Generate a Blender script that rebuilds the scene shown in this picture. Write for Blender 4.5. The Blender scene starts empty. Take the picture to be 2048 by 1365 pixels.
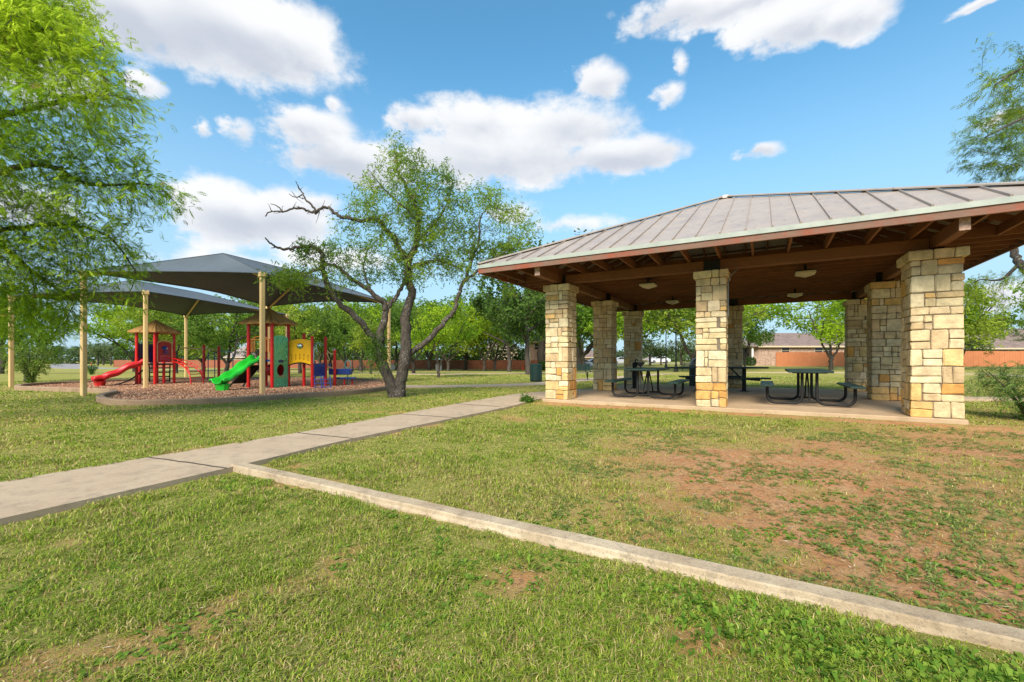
import bpy, bmesh, math, random
import numpy as np
from mathutils import Vector, Matrix
random.seed(7); rng = np.random.default_rng(11)
SC = bpy.context.scene; COL = SC.collection
R = math.radians
# ---------------------------------------------------------------- survey (metres; camera 1.12 m above the lawn at the origin, looking along +Y)
F, HOR, EYE = 876.3, 718.6, 1.12

def sm(t):
    t = np.clip(t, 0, 1); return t*t*(3-2*t)

def gh(x, y):
    """height of the lawn: flat near by, dropping gently towards the far fence"""
    a = sm((np.asarray(y, float)-26)/55.0); b = sm((30-np.asarray(x, float))/24.0)
    c = sm((np.asarray(y, float)-32)/25.0)
    X_, Y_ = np.asarray(x, float)-.843, np.asarray(y, float)-11.064; s_ = X_*.8673-Y_*.4978; t_ = X_*.4978+Y_*.8673     # soil banked against the pavilion slab
    d_ = np.hypot(np.maximum(np.abs(s_-3.83)-3.9, 0), np.maximum(np.abs(t_-3.87)-3.9, 0))
    return -0.95*a*b + 0.18*c*(1-b) + .055*np.exp(-(d_/.7)**2)

def G(u, v, z=None):
    """survey point on the ground"""
    if z is not None:
        Y = F*(EYE-z)/(v-HOR); return Vector(((u-1024)/F*Y, Y, z))
    lo = 1.0
    for k in range(2000):
        hi = lo*1.02; X = (u-1024)/F*hi
        if HOR + F*(EYE-float(gh(X, hi)))/hi <= v or hi > 400: break
        lo = hi
    for k in range(20):
        m = (lo+hi)/2; X = (u-1024)/F*m
        if HOR + F*(EYE-float(gh(X, m)))/m > v: lo = m
        else: hi = m
    X = (u-1024)/F*hi
    return Vector((X, hi, float(gh(X, hi))))

def PY(u, v, Y):
    return Vector(((u-1024)/F*Y, Y, EYE-(v-HOR)/F*Y))

# ---------------------------------------------------------------- materials
def new_mat(name):
    m = bpy.data.materials.new(name); m.use_nodes = True
    nt = m.node_tree; nt.nodes.clear()
    out = nt.nodes.new('ShaderNodeOutputMaterial'); b = nt.nodes.new('ShaderNodeBsdfPrincipled')
    nt.links.new(b.outputs[0], out.inputs[0]); return m, nt, b, out

def N(nt, t, **kw):
    n = nt.nodes.new(t)
    for k, v in kw.items():
        if k.startswith('i_'):
            key = k[2:]; n.inputs[int(key) if key.isdigit() else key.replace('_', ' ')].default_value = v
        else: setattr(n, k, v)
    return n

def rgba(c): return (c[0], c[1], c[2], 1)

def mixc(nt, fac, a, b, mode='MIX'):
    n = nt.nodes.new('ShaderNodeMix'); n.data_type = 'RGBA'; n.blend_type = mode
    for i, v in ((0, fac), (6, a), (7, b)):
        if hasattr(v, 'links') or isinstance(v, bpy.types.NodeSocket): nt.links.new(v, n.inputs[i])
        else: n.inputs[i].default_value = v if i == 0 else rgba(v)
    return n.outputs[2]

def coords(nt, obj=True, stretch=None):
    tc = nt.nodes.new('ShaderNodeTexCoord'); o = tc.outputs['Object']
    if not obj:
        o = nt.nodes.new('ShaderNodeNewGeometry').outputs['Position']
    if stretch:
        mp = nt.nodes.new('ShaderNodeMapping'); mp.inputs['Scale'].default_value = stretch
        nt.links.new(o, mp.inputs[0]); o = mp.outputs[0]
    return o

def noise(nt, co, scale, detail=4, rough=.6, dist=0):
    n = nt.nodes.new('ShaderNodeTexNoise'); n.inputs['Scale'].default_value = scale
    n.inputs['Detail'].default_value = detail; n.inputs['Roughness'].default_value = rough
    n.inputs['Distortion'].default_value = dist
    nt.links.new(co, n.inputs['Vector']); return n.outputs[0]

def ramp(nt, fac, a, b, c0=(0, 0, 0), c1=(1, 1, 1)):
    r = nt.nodes.new('ShaderNodeValToRGB'); nt.links.new(fac, r.inputs[0])
    e = r.color_ramp.elements; e[0].position = a; e[1].position = b
    e[0].color = rgba(c0); e[1].color = rgba(c1); return r.outputs[0]

def bump(nt, bsdf, h, strength=.3, dist=.02):
    b = nt.nodes.new('ShaderNodeBump'); b.inputs['Strength'].default_value = strength
    b.inputs['Distance'].default_value = dist
    nt.links.new(h, b.inputs['Height']); nt.links.new(b.outputs[0], bsdf.inputs['Normal'])

def simple(name, c, rough=.6, var=.25, scale=6, metal=0, bmp=0, stretch=None, c2=None, spec=.5, world=False, fine=60):
    m, nt, b, _ = new_mat(name)
    co = coords(nt, not world, stretch)
    n1 = noise(nt, co, scale, 5)
    d = c2 if c2 else tuple(x*(1-var) for x in c)
    col = mixc(nt, ramp(nt, n1, .35, .68), c, d)
    nt.links.new(col, b.inputs['Base Color'])
    n2 = noise(nt, co, fine, 3)
    b.inputs['Metallic'].default_value = metal
    mr = nt.nodes.new('ShaderNodeMapRange'); nt.links.new(n1, mr.inputs[0])
    mr.inputs[3].default_value = max(rough-.12, .03); mr.inputs[4].default_value = min(rough+.12, 1)
    nt.links.new(mr.outputs[0], b.inputs['Roughness'])
    b.inputs['Specular IOR Level'].default_value = spec
    if bmp: bump(nt, b, n2, bmp, .01)
    return m

def col_mat(name, rough=.7, trans=0.0, bmp=0, bs=40, spec=.3, mottle=.25, ms=8, world=False):
    """colour from the mesh's own per-piece pigment attribute, mottled"""
    m, nt, b, out = new_mat(name)
    at = nt.nodes.new('ShaderNodeAttribute'); at.attribute_name = 'Col'
    co = coords(nt, not world)
    n = noise(nt, co, ms, 5)
    f = ramp(nt, n, .3, .7, (1-mottle,)*3, (1+mottle*.3,)*3)
    c = mixc(nt, 1.0, at.outputs[0], f, 'MULTIPLY')
    nt.links.new(c, b.inputs['Base Color']); b.inputs['Roughness'].default_value = rough
    b.inputs['Specular IOR Level'].default_value = spec
    if bmp: bump(nt, b, noise(nt, co, bs, 6, .65), bmp, .02)
    if trans:
        t = nt.nodes.new('ShaderNodeBsdfTranslucent'); nt.links.new(c, t.inputs[0])
        mx = nt.nodes.new('ShaderNodeMixShader'); mx.inputs[0].default_value = trans
        nt.links.new(b.outputs[0], mx.inputs[1]); nt.links.new(t.outputs[0], mx.inputs[2])
        nt.links.new(mx.outputs[0], out.inputs[0])
    return m

M = {}
M['leaf'] = col_mat('leaf', .7, .5, spec=.12, mottle=.0, ms=1)
M['grass'] = col_mat('grass_blade', .7, .35, spec=.15, mottle=.0, ms=1)
M['stone'] = col_mat('limestone', .85, 0, .9, 26, .2, .35, 7)
M['mortar'] = simple('mortar', (.19, .155, .11), .95, .3, 20, bmp=.5)

def bark_mat():
    m, nt, b, _ = new_mat('bark'); co = coords(nt); cs = coords(nt, True, (1, 1, .3))
    base = mixc(nt, ramp(nt, noise(nt, cs, 28, 6, .7), .35, .65), (.020, .016, .013), (.12, .095, .075))
    lich = ramp(nt, noise(nt, co, 22, 6, .8, .4), .56, .62)
    area = ramp(nt, noise(nt, co, 2.2, 3), .42, .6)
    mul = nt.nodes.new('ShaderNodeMath'); mul.operation = 'MULTIPLY'; nt.links.new(lich, mul.inputs[0]); nt.links.new(area, mul.inputs[1])
    c = mixc(nt, mul.outputs[0], base, (.46, .45, .42))
    nt.links.new(c, b.inputs['Base Color']); b.inputs['Roughness'].default_value = .95
    bump(nt, b, noise(nt, cs, 34, 7, .75), 1.0, .03); return m
M['bark'] = bark_mat()
M['bark_plain'] = simple('bark_far', (.075, .06, .048), .95, .5, 6, bmp=.6, stretch=(1, 1, .3))

def concrete(name, c, c2, dark=(.16, .13, .10), sc=1.2, speck=.5):
    m, nt, b, _ = new_mat(name); co = coords(nt, False)
    a = mixc(nt, ramp(nt, noise(nt, co, sc, 6, .65), .35, .65), c, c2)
    st = ramp(nt, noise(nt, co, sc*4.5, 8, .75), .50, .72)
    mu = nt.nodes.new('ShaderNodeMath'); mu.operation = 'MULTIPLY'; mu.inputs[1].default_value = .6
    nt.links.new(st, mu.inputs[0]); a = mixc(nt, mu.outputs[0], a, dark)
    sp = ramp(nt, noise(nt, co, 75, 5, .85), .54, .64); m2 = nt.nodes.new('ShaderNodeMath'); m2.operation = 'MULTIPLY'
    m2.inputs[1].default_value = speck; nt.links.new(sp, m2.inputs[0])
    a = mixc(nt, m2.outputs[0], a, dark)
    nt.links.new(a, b.inputs['Base Color']); b.inputs['Roughness'].default_value = .92; b.inputs['Specular IOR Level'].default_value = .25
    bump(nt, b, noise(nt, co, 90, 6, .75), .55, .008); return m
M['path'] = concrete('path_concrete', (.47, .365, .255), (.40, .30, .205))
M['slab'] = concrete('slab_concrete', (.50, .37, .24), (.40, .28, .17), (.25, .17, .10), .7, .15)
M['kerb'] = concrete('kerb_concrete', (.50, .405, .28), (.36, .27, .175), (.10, .085, .065), 3, .6)
M['road'] = concrete('road_surface', (.30, .28, .27), (.26, .245, .24), (.15, .14, .13), .3, .2)

def wood_mat(name, c1, c2, c3, sx=(.6, .6, 14), bs=.35):
    """weathered timber: worn patches of grey over stain, with grain"""
    m, nt, b, _ = new_mat(name); co = coords(nt); g = coords(nt, True, sx)
    a = mixc(nt, ramp(nt, noise(nt, co, 1.3, 6, .7), .36, .56), c1, c2)
    gr = ramp(nt, noise(nt, g, 9, 6, .7), .35, .7)
    mu = nt.nodes.new('ShaderNodeMath'); mu.operation = 'MULTIPLY'; mu.inputs[1].default_value = .55
    nt.links.new(gr, mu.inputs[0]); a = mixc(nt, mu.outputs[0], a, c3)
    nt.links.new(a, b.inputs['Base Color']); b.inputs['Roughness'].default_value = .75
    bump(nt, b, noise(nt, g, 14, 5), bs, .01); return m
M['timber'] = wood_mat('stained_timber', (.25, .095, .034), (.175, .066, .025), (.085, .034, .014))
M['fascia'] = wood_mat('fascia_timber', (.30, .060, .022), (.20, .115, .08), (.08, .035, .02))
M['endgrain'] = simple('end_grain', (.50, .33, .25), .85, .5, 25, bmp=.4)

def roof_metal():
    m, nt, b, _ = new_mat('roof_metal'); co = coords(nt, True, (1, 1, 1))
    a = mixc(nt, ramp(nt, noise(nt, co, 1.6, 7, .7, 1.0), .38, .66), (.40, .335, .285), (.33, .28, .25))
    a = mixc(nt, ramp(nt, noise(nt, co, 5, 6, .7, 1.5), .56, .72), a, (.19, .16, .155))
    nt.links.new(a, b.inputs['Base Color']); b.inputs['Metallic'].default_value = .15
    nt.links.new(ramp(nt, noise(nt, co, 3, 4), .3, .7, (.38,)*3, (.6,)*3), b.inputs['Roughness'])
    bump(nt, b, noise(nt, co, 2.5, 2), .25, .03); return m
M['roof'] = roof_metal()
M['drip'] = simple('drip_metal', (.34, .37, .325), .6, .2, 3, .1, c2=(.27, .30, .27))
M['deck'] = simple('roof_underside', (.33, .32, .30), .6, .4, 3, .2)
M['black'] = simple('black_steel', (.014, .014, .014), .6, .3, spec=.3)
M['dkgreen'] = simple('green_coated_metal', (.007, .036, .030), .5, .4, 5, spec=.5)
M['lens'] = simple('lamp_lens', (.62, .56, .42), .5, .15)
M['tan'] = simple('tan_powder_coat', (.66, .47, .22), .42, .12, 3, c2=(.60, .40, .16))
M['red'] = simple('red_powder_coat', (.60, .012, .010), .32, .25, 4)
M['dkred'] = simple('red_plastic', (.42, .012, .014), .38, .2, 3)
M['slidered'] = simple('red_slide_plastic', (.55, .014, .016), .30, .2, 2)
M['slidegreen'] = simple('green_slide_plastic', (.020, .52, .035), .32, .15, 2)
M['mint'] = simple('mint_plastic', (.16, .68, .36), .45, .15, 3)
M['yellow'] = simple('yellow_plastic', (.90, .50, .012), .42, .15, 3)
M['blue'] = simple('blue_plastic', (.012, .045, .25), .42, .2, 3)
M['purple'] = simple('purple_plastic', (.05, .03, .12), .45, .2, 3)
M['teal'] = simple('teal_powder_coat', (.12, .33, .30), .4, .2, 3)
M['orange'] = simple('orange_powder_coat', (.65, .22, .05), .4, .2, 3)
M['fabric'] = simple('shade_fabric', (.085, .108, .128), .85, .12, .8, c2=(.072, .092, .11), bmp=.2, fine=300)
M['thatch'] = wood_mat('thatch_panel', (.58, .35, .11), (.42, .23, .065), (.15, .08, .025), (9, 9, .7), .8)
M['fence'] = wood_mat('cedar_stain', (.34, .11, .052), (.28, .09, .042), (.19, .062, .032), (6, 6, .4), .3)
M['fence_r'] = wood_mat('cedar_stain_pale', (.52, .19, .08), (.46, .165, .066), (.36, .125, .05), (6, 6, .4), .3)
M['shingle'] = simple('roof_shingle', (.23, .165, .14), .95, .35, 1.5, bmp=.6, fine=30)
M['shingle_g'] = simple('grey_shingle', (.33, .27, .25), .95, .45, 3, bmp=.6, fine=30)
M['white'] = simple('white_paint', (.72, .70, .66), .6, .1)
M['cream'] = simple('cream_wall', (.58, .47, .32), .9, .15)
M['glass'] = simple('dark_glass', (.035, .035, .04), .12, .2)
M['hydrant'] = simple('hydrant_red', (.45, .03, .02), .4, .2)
M['orangecone'] = simple('cone_orange', (.85, .10, .03), .5, .2)
M['carw'] = simple('white_car_paint', (.62, .63, .65), .2, .05)
M['card'] = simple('dark_car_paint', (.04, .045, .055), .2, .1)
M['tyre'] = simple('tyre_rubber', (.02, .02, .02), .9, .2)
M['grey'] = simple('grey_metal', (.25, .26, .27), .4, .2, metal=.6)
def brick_mat():
    m, nt, b, _ = new_mat('brick'); tc = coords(nt)
    mp = nt.nodes.new('ShaderNodeMapping'); mp.inputs['Rotation'].default_value = (R(90), 0, 0); nt.links.new(tc, mp.inputs[0])
    br = nt.nodes.new('ShaderNodeTexBrick'); nt.links.new(mp.outputs[0], br.inputs[0])
    br.inputs['Scale'].default_value = 1.0; br.inputs['Brick Width'].default_value = .42; br.inputs['Row Height'].default_value = .16
    br.inputs['Mortar Size'].default_value = .018
    br.inputs[1].default_value = (.34, .20, .14, 1); br.inputs[2].default_value = (.22, .115, .08, 1); br.inputs[3].default_value = (.42, .36, .30, 1)
    c = mixc(nt, ramp(nt, noise(nt, tc, 3, 5), .45, .62), br.outputs[0], (.46, .31, .23))
    nt.links.new(c, b.inputs['Base Color']); b.inputs['Roughness'].default_value = .9; return m
M['brick'] = brick_mat()

# ---------------------------------------------------------------- mesh building
ORG = {}
class MB:
    def __init__(s): s.v = []; s.f = []; s.c = []; s.cur = None; s.smooth = []; s.sm = False
    def add(s, vs, fs):
        o = len(s.v); s.v += [tuple(p) for p in vs]
        for f in fs: s.f.append(tuple(i+o for i in f)); s.smooth.append(s.sm)
        s.c += [s.cur]*len(vs)
    def box(s, c, d, rz=0, ch=0, mat=None, jit=0):
        x, y, z = d[0]/2, d[1]/2, d[2]/2
        m = Matrix.Rotation(rz, 4, 'Z') if mat is None else mat
        c = Vector(c)
        if ch <= 0:
            P = [Vector((a*x, b*y, e*z)) for e in (-1, 1) for a, b in ((-1, -1), (1, -1), (1, 1), (-1, 1))]
            Fs = [(3, 2, 1, 0), (4, 5, 6, 7), (0, 1, 5, 4), (1, 2, 6, 5), (2, 3, 7, 6), (3, 0, 4, 7)]
        else:
            P = []; k = min(ch, x*.45, y*.45, z*.45)
            for e in (-1, 1):
                for (a, b) in ((-1, -1), (1, -1), (1, 1), (-1, 1)):
                    P += [Vector((a*x, b*(y-k), e*(z-k))), Vector((a*(x-k), b*y, e*(z-k))), Vector((a*(x-k), b*(y-k), e*z))]
            def I(e, q, w): return e*12+q*3+w
            Fs = [(I(0, 0, 2), I(0, 3, 2), I(0, 2, 2), I(0, 1, 2)), (I(1, 0, 2), I(1, 1, 2), I(1, 2, 2), I(1, 3, 2))]
            Fs += [(I(0, 0, 1), I(0, 1, 1), I(1, 1, 1), I(1, 0, 1)), (I(0, 2, 1), I(0, 3, 1), I(1, 3, 1), I(1, 2, 1)),
                   (I(0, 1, 0), I(0, 2, 0), I(1, 2, 0), I(1, 1, 0)), (I(0, 3, 0), I(0, 0, 0), I(1, 0, 0), I(1, 3, 0))]
            for e in (0, 1):
                for (q, r_, w) in ((0, 1, 1), (2, 3, 1), (1, 2, 0), (3, 0, 0)):
                    f = (I(e, q, w), I(e, q, 2), I(e, r_, 2), I(e, r_, w)); Fs.append(f if e == 0 else f[::-1])
            for q in range(4):
                f = (I(0, q, 0), I(0, q, 1), I(1, q, 1), I(1, q, 0)); Fs.append(f if q in (0, 2) else f[::-1])
                for e in (0, 1):
                    f = (I(e, q, 0), I(e, q, 1), I(e, q, 2)); Fs.append(f)
        if jit: P = [p+Vector((random.uniform(-jit, jit), random.uniform(-jit, jit), random.uniform(-jit, jit))) for p in P]
        s.add([c+(m @ p) for p in P], Fs)
    def bar(s, a, b, w, h, up=(0, 0, 1), ch=0):
        a, b = Vector(a), Vector(b); d = (b-a); L = d.length; d.normalize()
        x = d.cross(Vector(up))
        if x.length < 1e-4: x = d.cross(Vector((0, 1, 0)))
        x.normalize(); z = x.cross(d)
        m = Matrix((x, d, z)).transposed().to_4x4()
        s.box((a+b)/2, (w, L, h), mat=m, ch=ch)
    def tube(s, pts, r, n=10, cap=True):
        pts = [Vector(p) for p in pts]; rs = r if isinstance(r, (list, tuple)) else [r]*len(pts)
        vs = []; prev = None
        for i, p in enumerate(pts):
            t = (pts[min(i+1, len(pts)-1)]-pts[max(i-1, 0)]).normalized()
            if prev is None:
                a = Vector((0, 0, 1)) if abs(t.z) < .9 else Vector((1, 0, 0)); x = t.cross(a).normalized()
            else:
                x = (prev-t*prev.dot(t)); x = x.normalized() if x.length > 1e-6 else t.orthogonal().normalized()
            prev = x; y = t.cross(x)
            for k in range(n):
                a = 2*math.pi*k/n; vs.append(p+(x*math.cos(a)+y*math.sin(a))*rs[i])
        fs = [(i*n+k, i*n+(k+1) % n, (i+1)*n+(k+1) % n, (i+1)*n+k) for i in range(len(pts)-1) for k in range(n)]
        o = s.sm; s.sm = True; s.add(vs, fs); s.sm = o
        if cap:
            L = len(vs)
            s.add(vs[:n], [tuple(range(n))[::-1]]); s.add(vs[L-n:], [tuple(range(n))])
    def lathe(s, c, prof, n=20, ang0=0):
        vs = []; c = Vector(c)
        for r, z in prof:
            for k in range(n):
                a = 2*math.pi*k/n+ang0; vs.append(c+Vector((r*math.cos(a), r*math.sin(a), z)))
        m = len(prof); fs = [(i*n+k, i*n+(k+1) % n, (i+1)*n+(k+1) % n, (i+1)*n+k) for i in range(m-1) for k in range(n)]
        fs += [tuple(range(n))[::-1], tuple((m-1)*n+k for k in range(n))]
        s.add(vs, fs)
    def prism(s, poly, o, ax, ay, th, holes=()):
        """polygon (2-D) extruded th along ax x ay, centred; holes cut via bmesh fill"""
        o, ax, ay = Vector(o), Vector(ax).normalized(), Vector(ay).normalized(); nz = ax.cross(ay)
        bm = bmesh.new(); es = []
        for lp in [poly]+list(holes):
            vv = [bm.verts.new((p[0], p[1], 0)) for p in lp]
            for i in range(len(vv)): es.append(bm.edges.new((vv[i], vv[(i+1) % len(vv)])))
        r_ = bmesh.ops.triangle_fill(bm, use_beauty=True, use_dissolve=False, edges=es)
        bm.normal_update()
        fs = [tuple(v.index for v in f.verts) for f in bm.faces] if False else None
        bm.verts.index_update(); bm.verts.ensure_lookup_table()
        for f in bm.faces:
            if f.normal.z < 0: f.normal_flip()
        base = [v.co.copy() for v in bm.verts]; nb = len(base)
        fs = [tuple(v.index for v in f.verts) for f in bm.faces]
        bound = [tuple(v.index for v in e.verts) for e in bm.edges if len(e.link_faces) == 1]
        lf = {e.index: None for e in bm.edges}
        edges = []
        for e in bm.edges:
            if len(e.link_faces) == 1:
                f = e.link_faces[0]; vs_ = [v.index for v in f.verts]; a, b = e.verts[0].index, e.verts[1].index
                i = vs_.index(a)
                if vs_[(i+1) % len(vs_)] != b: a, b = b, a
                edges.append((a, b))
        bm.free()
        top = [o+ax*p.x+ay*p.y+nz*(th/2) for p in base]; bot = [o+ax*p.x+ay*p.y-nz*(th/2) for p in base]
        s.add(top+bot, fs+[tuple(i+nb for i in f[::-1]) for f in fs]+[(b, a, a+nb, b+nb) for a, b in edges])
    def build(s, name, mat, parent=None, loc=None):
        me = bpy.data.meshes.new(name)
        org = Vector(loc) if loc is not None else (ORG[parent.name] if parent else Vector((0, 0, 0)))
        me.from_pydata([tuple(Vector(p)-org) for p in s.v], [], s.f)
        if any(s.smooth): me.polygons.foreach_set('use_smooth', s.smooth)
        if any(c is not None for c in s.c):
            at = me.color_attributes.new('Col', 'FLOAT_COLOR', 'POINT')
            at.data.foreach_set('color', np.array([(c if c else (1, 1, 1))+(1,) for c in s.c], dtype=np.float32).ravel())
        me.materials.append(mat); me.update()
        o = bpy.data.objects.new(name, me); COL.objects.link(o)
        if parent: o.parent = parent; ORG[o.name] = ORG[parent.name]
        else: o.location = org; ORG[o.name] = org
        return o

def np_mesh(name, V, Fc, k, mat, parent=None, cols=None, loc=None, smooth=False):
    """V (n,3), Fc (m,k) face indices"""
    me = bpy.data.meshes.new(name)
    org = np.array(ORG[parent.name] if parent else (loc if loc is not None else (0, 0, 0)), dtype=float)
    V = np.asarray(V)-org
    me.vertices.add(len(V)); me.vertices.foreach_set('co', V.astype(np.float32).ravel())
    Fc = np.asarray(Fc, dtype=np.int32); m = len(Fc)
    me.loops.add(m*k); me.loops.foreach_set('vertex_index', Fc.ravel())
    me.polygons.add(m); me.polygons.foreach_set('loop_start', np.arange(0, m*k, k, dtype=np.int32))
    me.polygons.foreach_set('loop_total', np.full(m, k, dtype=np.int32))
    if smooth: me.polygons.foreach_set('use_smooth', np.ones(m, dtype=bool))
    me.update(calc_edges=True)
    if cols is not None:
        at = me.color_attributes.new('Col', 'FLOAT_COLOR', 'POINT')
        c4 = np.ones((len(V), 4), dtype=np.float32); c4[:, :3] = cols
        at.data.foreach_set('color', c4.ravel())
    me.materials.append(mat)
    o = bpy.data.objects.new(name, me); COL.objects.link(o)
    if parent: o.parent = parent; ORG[o.name] = ORG[parent.name]
    else: o.location = org; ORG[o.name] = Vector(org)
    return o

def tag(o, label=None, cat=None, group=None, kind=None):
    if label: o['label'] = label
    if cat: o['category'] = cat
    if group: o['group'] = group
    if kind: o['kind'] = kind
    return o

def thing(name, label, cat, loc=(0, 0, 0), rz=0, group=None):
    o = bpy.data.objects.new(name, None); COL.objects.link(o); o.location = loc; o.rotation_euler = (0, 0, rz)
    o.empty_display_size = .3
    ORG[o.name] = Vector(loc); return tag(o, label, cat, group)

def copy_tree(o, parent=None):
    c = o.copy(); COL.objects.link(c); c.parent = parent
    for ch in [x for x in bpy.data.objects if x.parent == o]: copy_tree(ch, c)
    return c

# ---------------------------------------------------------------- value noise (numpy)
def vnoise(x, y, s, seed=0):
    x = np.asarray(x)*s; y = np.asarray(y)*s
    xi = np.floor(x).astype(np.int64); yi = np.floor(y).astype(np.int64); fx = sm(x-xi); fy = sm(y-yi)
    def h(a, b):
        n = (a*374761393+b*668265263+seed*1442695041) & 0xffffffff
        n = ((n ^ (n >> 13))*1274126177) & 0xffffffff; n = n ^ (n >> 16)
        return (n & 0xffff)/65535.0
    return (h(xi, yi)*(1-fx)+h(xi+1, yi)*fx)*(1-fy)+(h(xi, yi+1)*(1-fx)+h(xi+1, yi+1)*fx)*fy
def fbm(x, y, s, seed=0, o=4):
    t = 0; a = 1; tot = 0
    for k in range(o): t = t+a*vnoise(x, y, s*2**k, seed+k*17); tot += a; a *= .55
    return t/tot
# ---------------------------------------------------------------- camera, sky, sun
cam = bpy.data.objects.new('camera', bpy.data.cameras.new('camera')); COL.objects.link(cam)
cam.location = (0, 0, EYE); cam.rotation_euler = (R(90), 0, 0)
cam.data.sensor_width = 36; cam.data.lens = 36*F/2048; cam.data.shift_y = (HOR-682.5)/2048
cam.data.clip_start = .05; cam.data.clip_end = 3000; SC.camera = cam
SUN_EL, SUN_AZ = 40, 200       # azimuth clockwise from +Y
sd = bpy.data.lights.new('sun', 'SUN'); sd.energy = 3.3; sd.angle = R(30); sd.color = (1, .90, .76)
so = bpy.data.objects.new('sun', sd); COL.objects.link(so)
dirv = Vector((math.sin(R(SUN_AZ))*math.cos(R(SUN_EL)), math.cos(R(SUN_AZ))*math.cos(R(SUN_EL)), math.sin(R(SUN_EL))))
so.rotation_euler = dirv.to_track_quat('Z', 'Y').to_euler()

w = bpy.data.worlds.new('World'); SC.world = w; w.use_nodes = True
nt = w.node_tree; nt.nodes.clear()
wo = nt.nodes.new('ShaderNodeOutputWorld'); bg = nt.nodes.new('ShaderNodeBackground'); nt.links.new(bg.outputs[0], wo.inputs[0])
sky = nt.nodes.new('ShaderNodeTexSky'); sky.sky_type = 'NISHITA'; sky.sun_disc = False
sky.sun_elevation = R(SUN_EL); sky.sun_rotation = R(SUN_AZ); sky.air_density = 1.0; sky.dust_density = .3; sky.ozone_density = 1.5
def MT(op, a, b=None, c=None, clamp=False):
    n = nt.nodes.new('ShaderNodeMath'); n.operation = op; n.use_clamp = clamp
    for i, v in enumerate((a, b, c)):
        if v is None: continue
        if isinstance(v, bpy.types.NodeSocket): nt.links.new(v, n.inputs[i])
        else: n.inputs[i].default_value = v
    return n.outputs[0]
tc = nt.nodes.new('ShaderNodeTexCoord'); sp = nt.nodes.new('ShaderNodeSeparateXYZ'); nt.links.new(tc.outputs['Generated'], sp.inputs[0])
az = MT('ARCTAN2', sp.outputs[0], sp.outputs[1]); el = MT('ARCSINE', sp.outputs[2])
cmb = nt.nodes.new('ShaderNodeCombineXYZ'); nt.links.new(az, cmb.inputs[0]); nt.links.new(MT('MULTIPLY', el, 1.5), cmb.inputs[1])
nA = noise(nt, cmb.outputs[0], 5.0, 10, .62); nB = noise(nt, cmb.outputs[0], 2.6, 4, .5); nC = noise(nt, cmb.outputs[0], 14, 8, .6)
azw = MT('ADD', az, MT('MULTIPLY', MT('SUBTRACT', nC, .5), .09)); elw = MT('ADD', el, MT('MULTIPLY', MT('SUBTRACT', nA, .5), .05))
# each cumulus: azimuth, elevation, half-widths (radians) and thickness
CL = []
def cloud(u, v, ru, rv, k=1.0):
    a = math.atan((u-1024)/F); e = math.atan((HOR-v)/F*math.cos(a)); CL.append((a, e, ru/F*math.cos(a)**2, rv/F*math.cos(a), k))
for a in [(430, 55, 330, 92, 1.0), (250, 35, 170, 75, 1), (560, 70, 165, 72, 1), (285, 167, 50, 24, .8),
          (620, 258, 110, 45, .9), (700, 322, 165, 48, 1), (960, 255, 150, 55, 1), (1120, 262, 150, 60, 1), (1000, 320, 280, 55, 1), (1230, 312, 160, 36, .9), (830, 238, 60, 28, .7),
          (450, 425, 140, 72, 1), (560, 430, 150, 55, .9), (640, 410, 60, 26, .7),
          (1400, 8, 210, 30, .9), (1580, 48, 160, 50, 1), (1700, 35, 90, 40, .9), (1500, 0, 200, 30, .9),
          (1200, 165, 60, 36, .75), (1520, 303, 55, 17, .75), (1340, 182, 32, 20, .5), (1360, 125, 18, 20, .45),
          (403, 258, 22, 22, .6), (478, 258, 34, 26, .5), (670, 208, 26, 12, .5), (1130, 448, 110, 20, .45), (1030, 430, 60, 30, .4),
          (470, 530, 150, 26, .6), (1985, 2, 120, 12, .8), (2000, 240, 80, 24, .5), (2400, 250, 260, 80, 1), (-300, 200, 250, 120, 1), (90, 150, 150, 60, .8), (60, 420, 160, 60, .8), (1990, 590, 120, 40, .7), (700, 520, 150, 30, .5)]:
    cloud(*a)
for k in range(26):     # the rest of the sky round about
    aa = random.uniform(1.1, 5.2); CL.append((aa if aa < math.pi else aa-2*math.pi, random.uniform(.15, 1.1), random.uniform(.15, .4), random.uniform(.05, .14), 1))
dens = None; lit = None
for a0, e0, ra, re, k in CL:
    dx = MT('MULTIPLY', MT('SUBTRACT', azw, a0), 1/ra); dy = MT('MULTIPLY', MT('SUBTRACT', elw, e0), 1/re)
    q = MT('SUBTRACT', 1.0, MT('SQRT', MT('ADD', MT('MULTIPLY', dx, dx), MT('MULTIPLY', dy, dy))))
    q = MT('MULTIPLY', q, k)
    h = MT('MULTIPLY', MT('MAXIMUM', q, 0.0), dy)
    dens = q if dens is None else MT('SMOOTH_MAX', dens, q, .15)
    lit = h if lit is None else MT('ADD', lit, h)
dd = MT('ADD', dens, MT('MULTIPLY', MT('SUBTRACT', nA, .5), 1.5)); dd = MT('ADD', dd, MT('MULTIPLY', MT('SUBTRACT', nC, .5), 1.0))
cov = nt.nodes.new('ShaderNodeMapRange'); cov.interpolation_type = 'SMOOTHSTEP'; nt.links.new(dd, cov.inputs[0]); cov.inputs[1].default_value = -.06; cov.inputs[2].default_value = .42
shade = MT('ADD', MT('MULTIPLY', lit, 1.1), MT('MULTIPLY', MT('SUBTRACT', nB, .42), 1.3)); shade = MT('ADD', shade, MT('MULTIPLY', MT('SUBTRACT', .55, dd), .5))
shade = MT('ADD', shade, MT('MULTIPLY', MT('SUBTRACT', nC, .5), .9))
sh = nt.nodes.new('ShaderNodeMapRange'); sh.interpolation_type = 'SMOOTHSTEP'; nt.links.new(shade, sh.inputs[0]); sh.inputs[1].default_value = -.45; sh.inputs[2].default_value = .45
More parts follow.
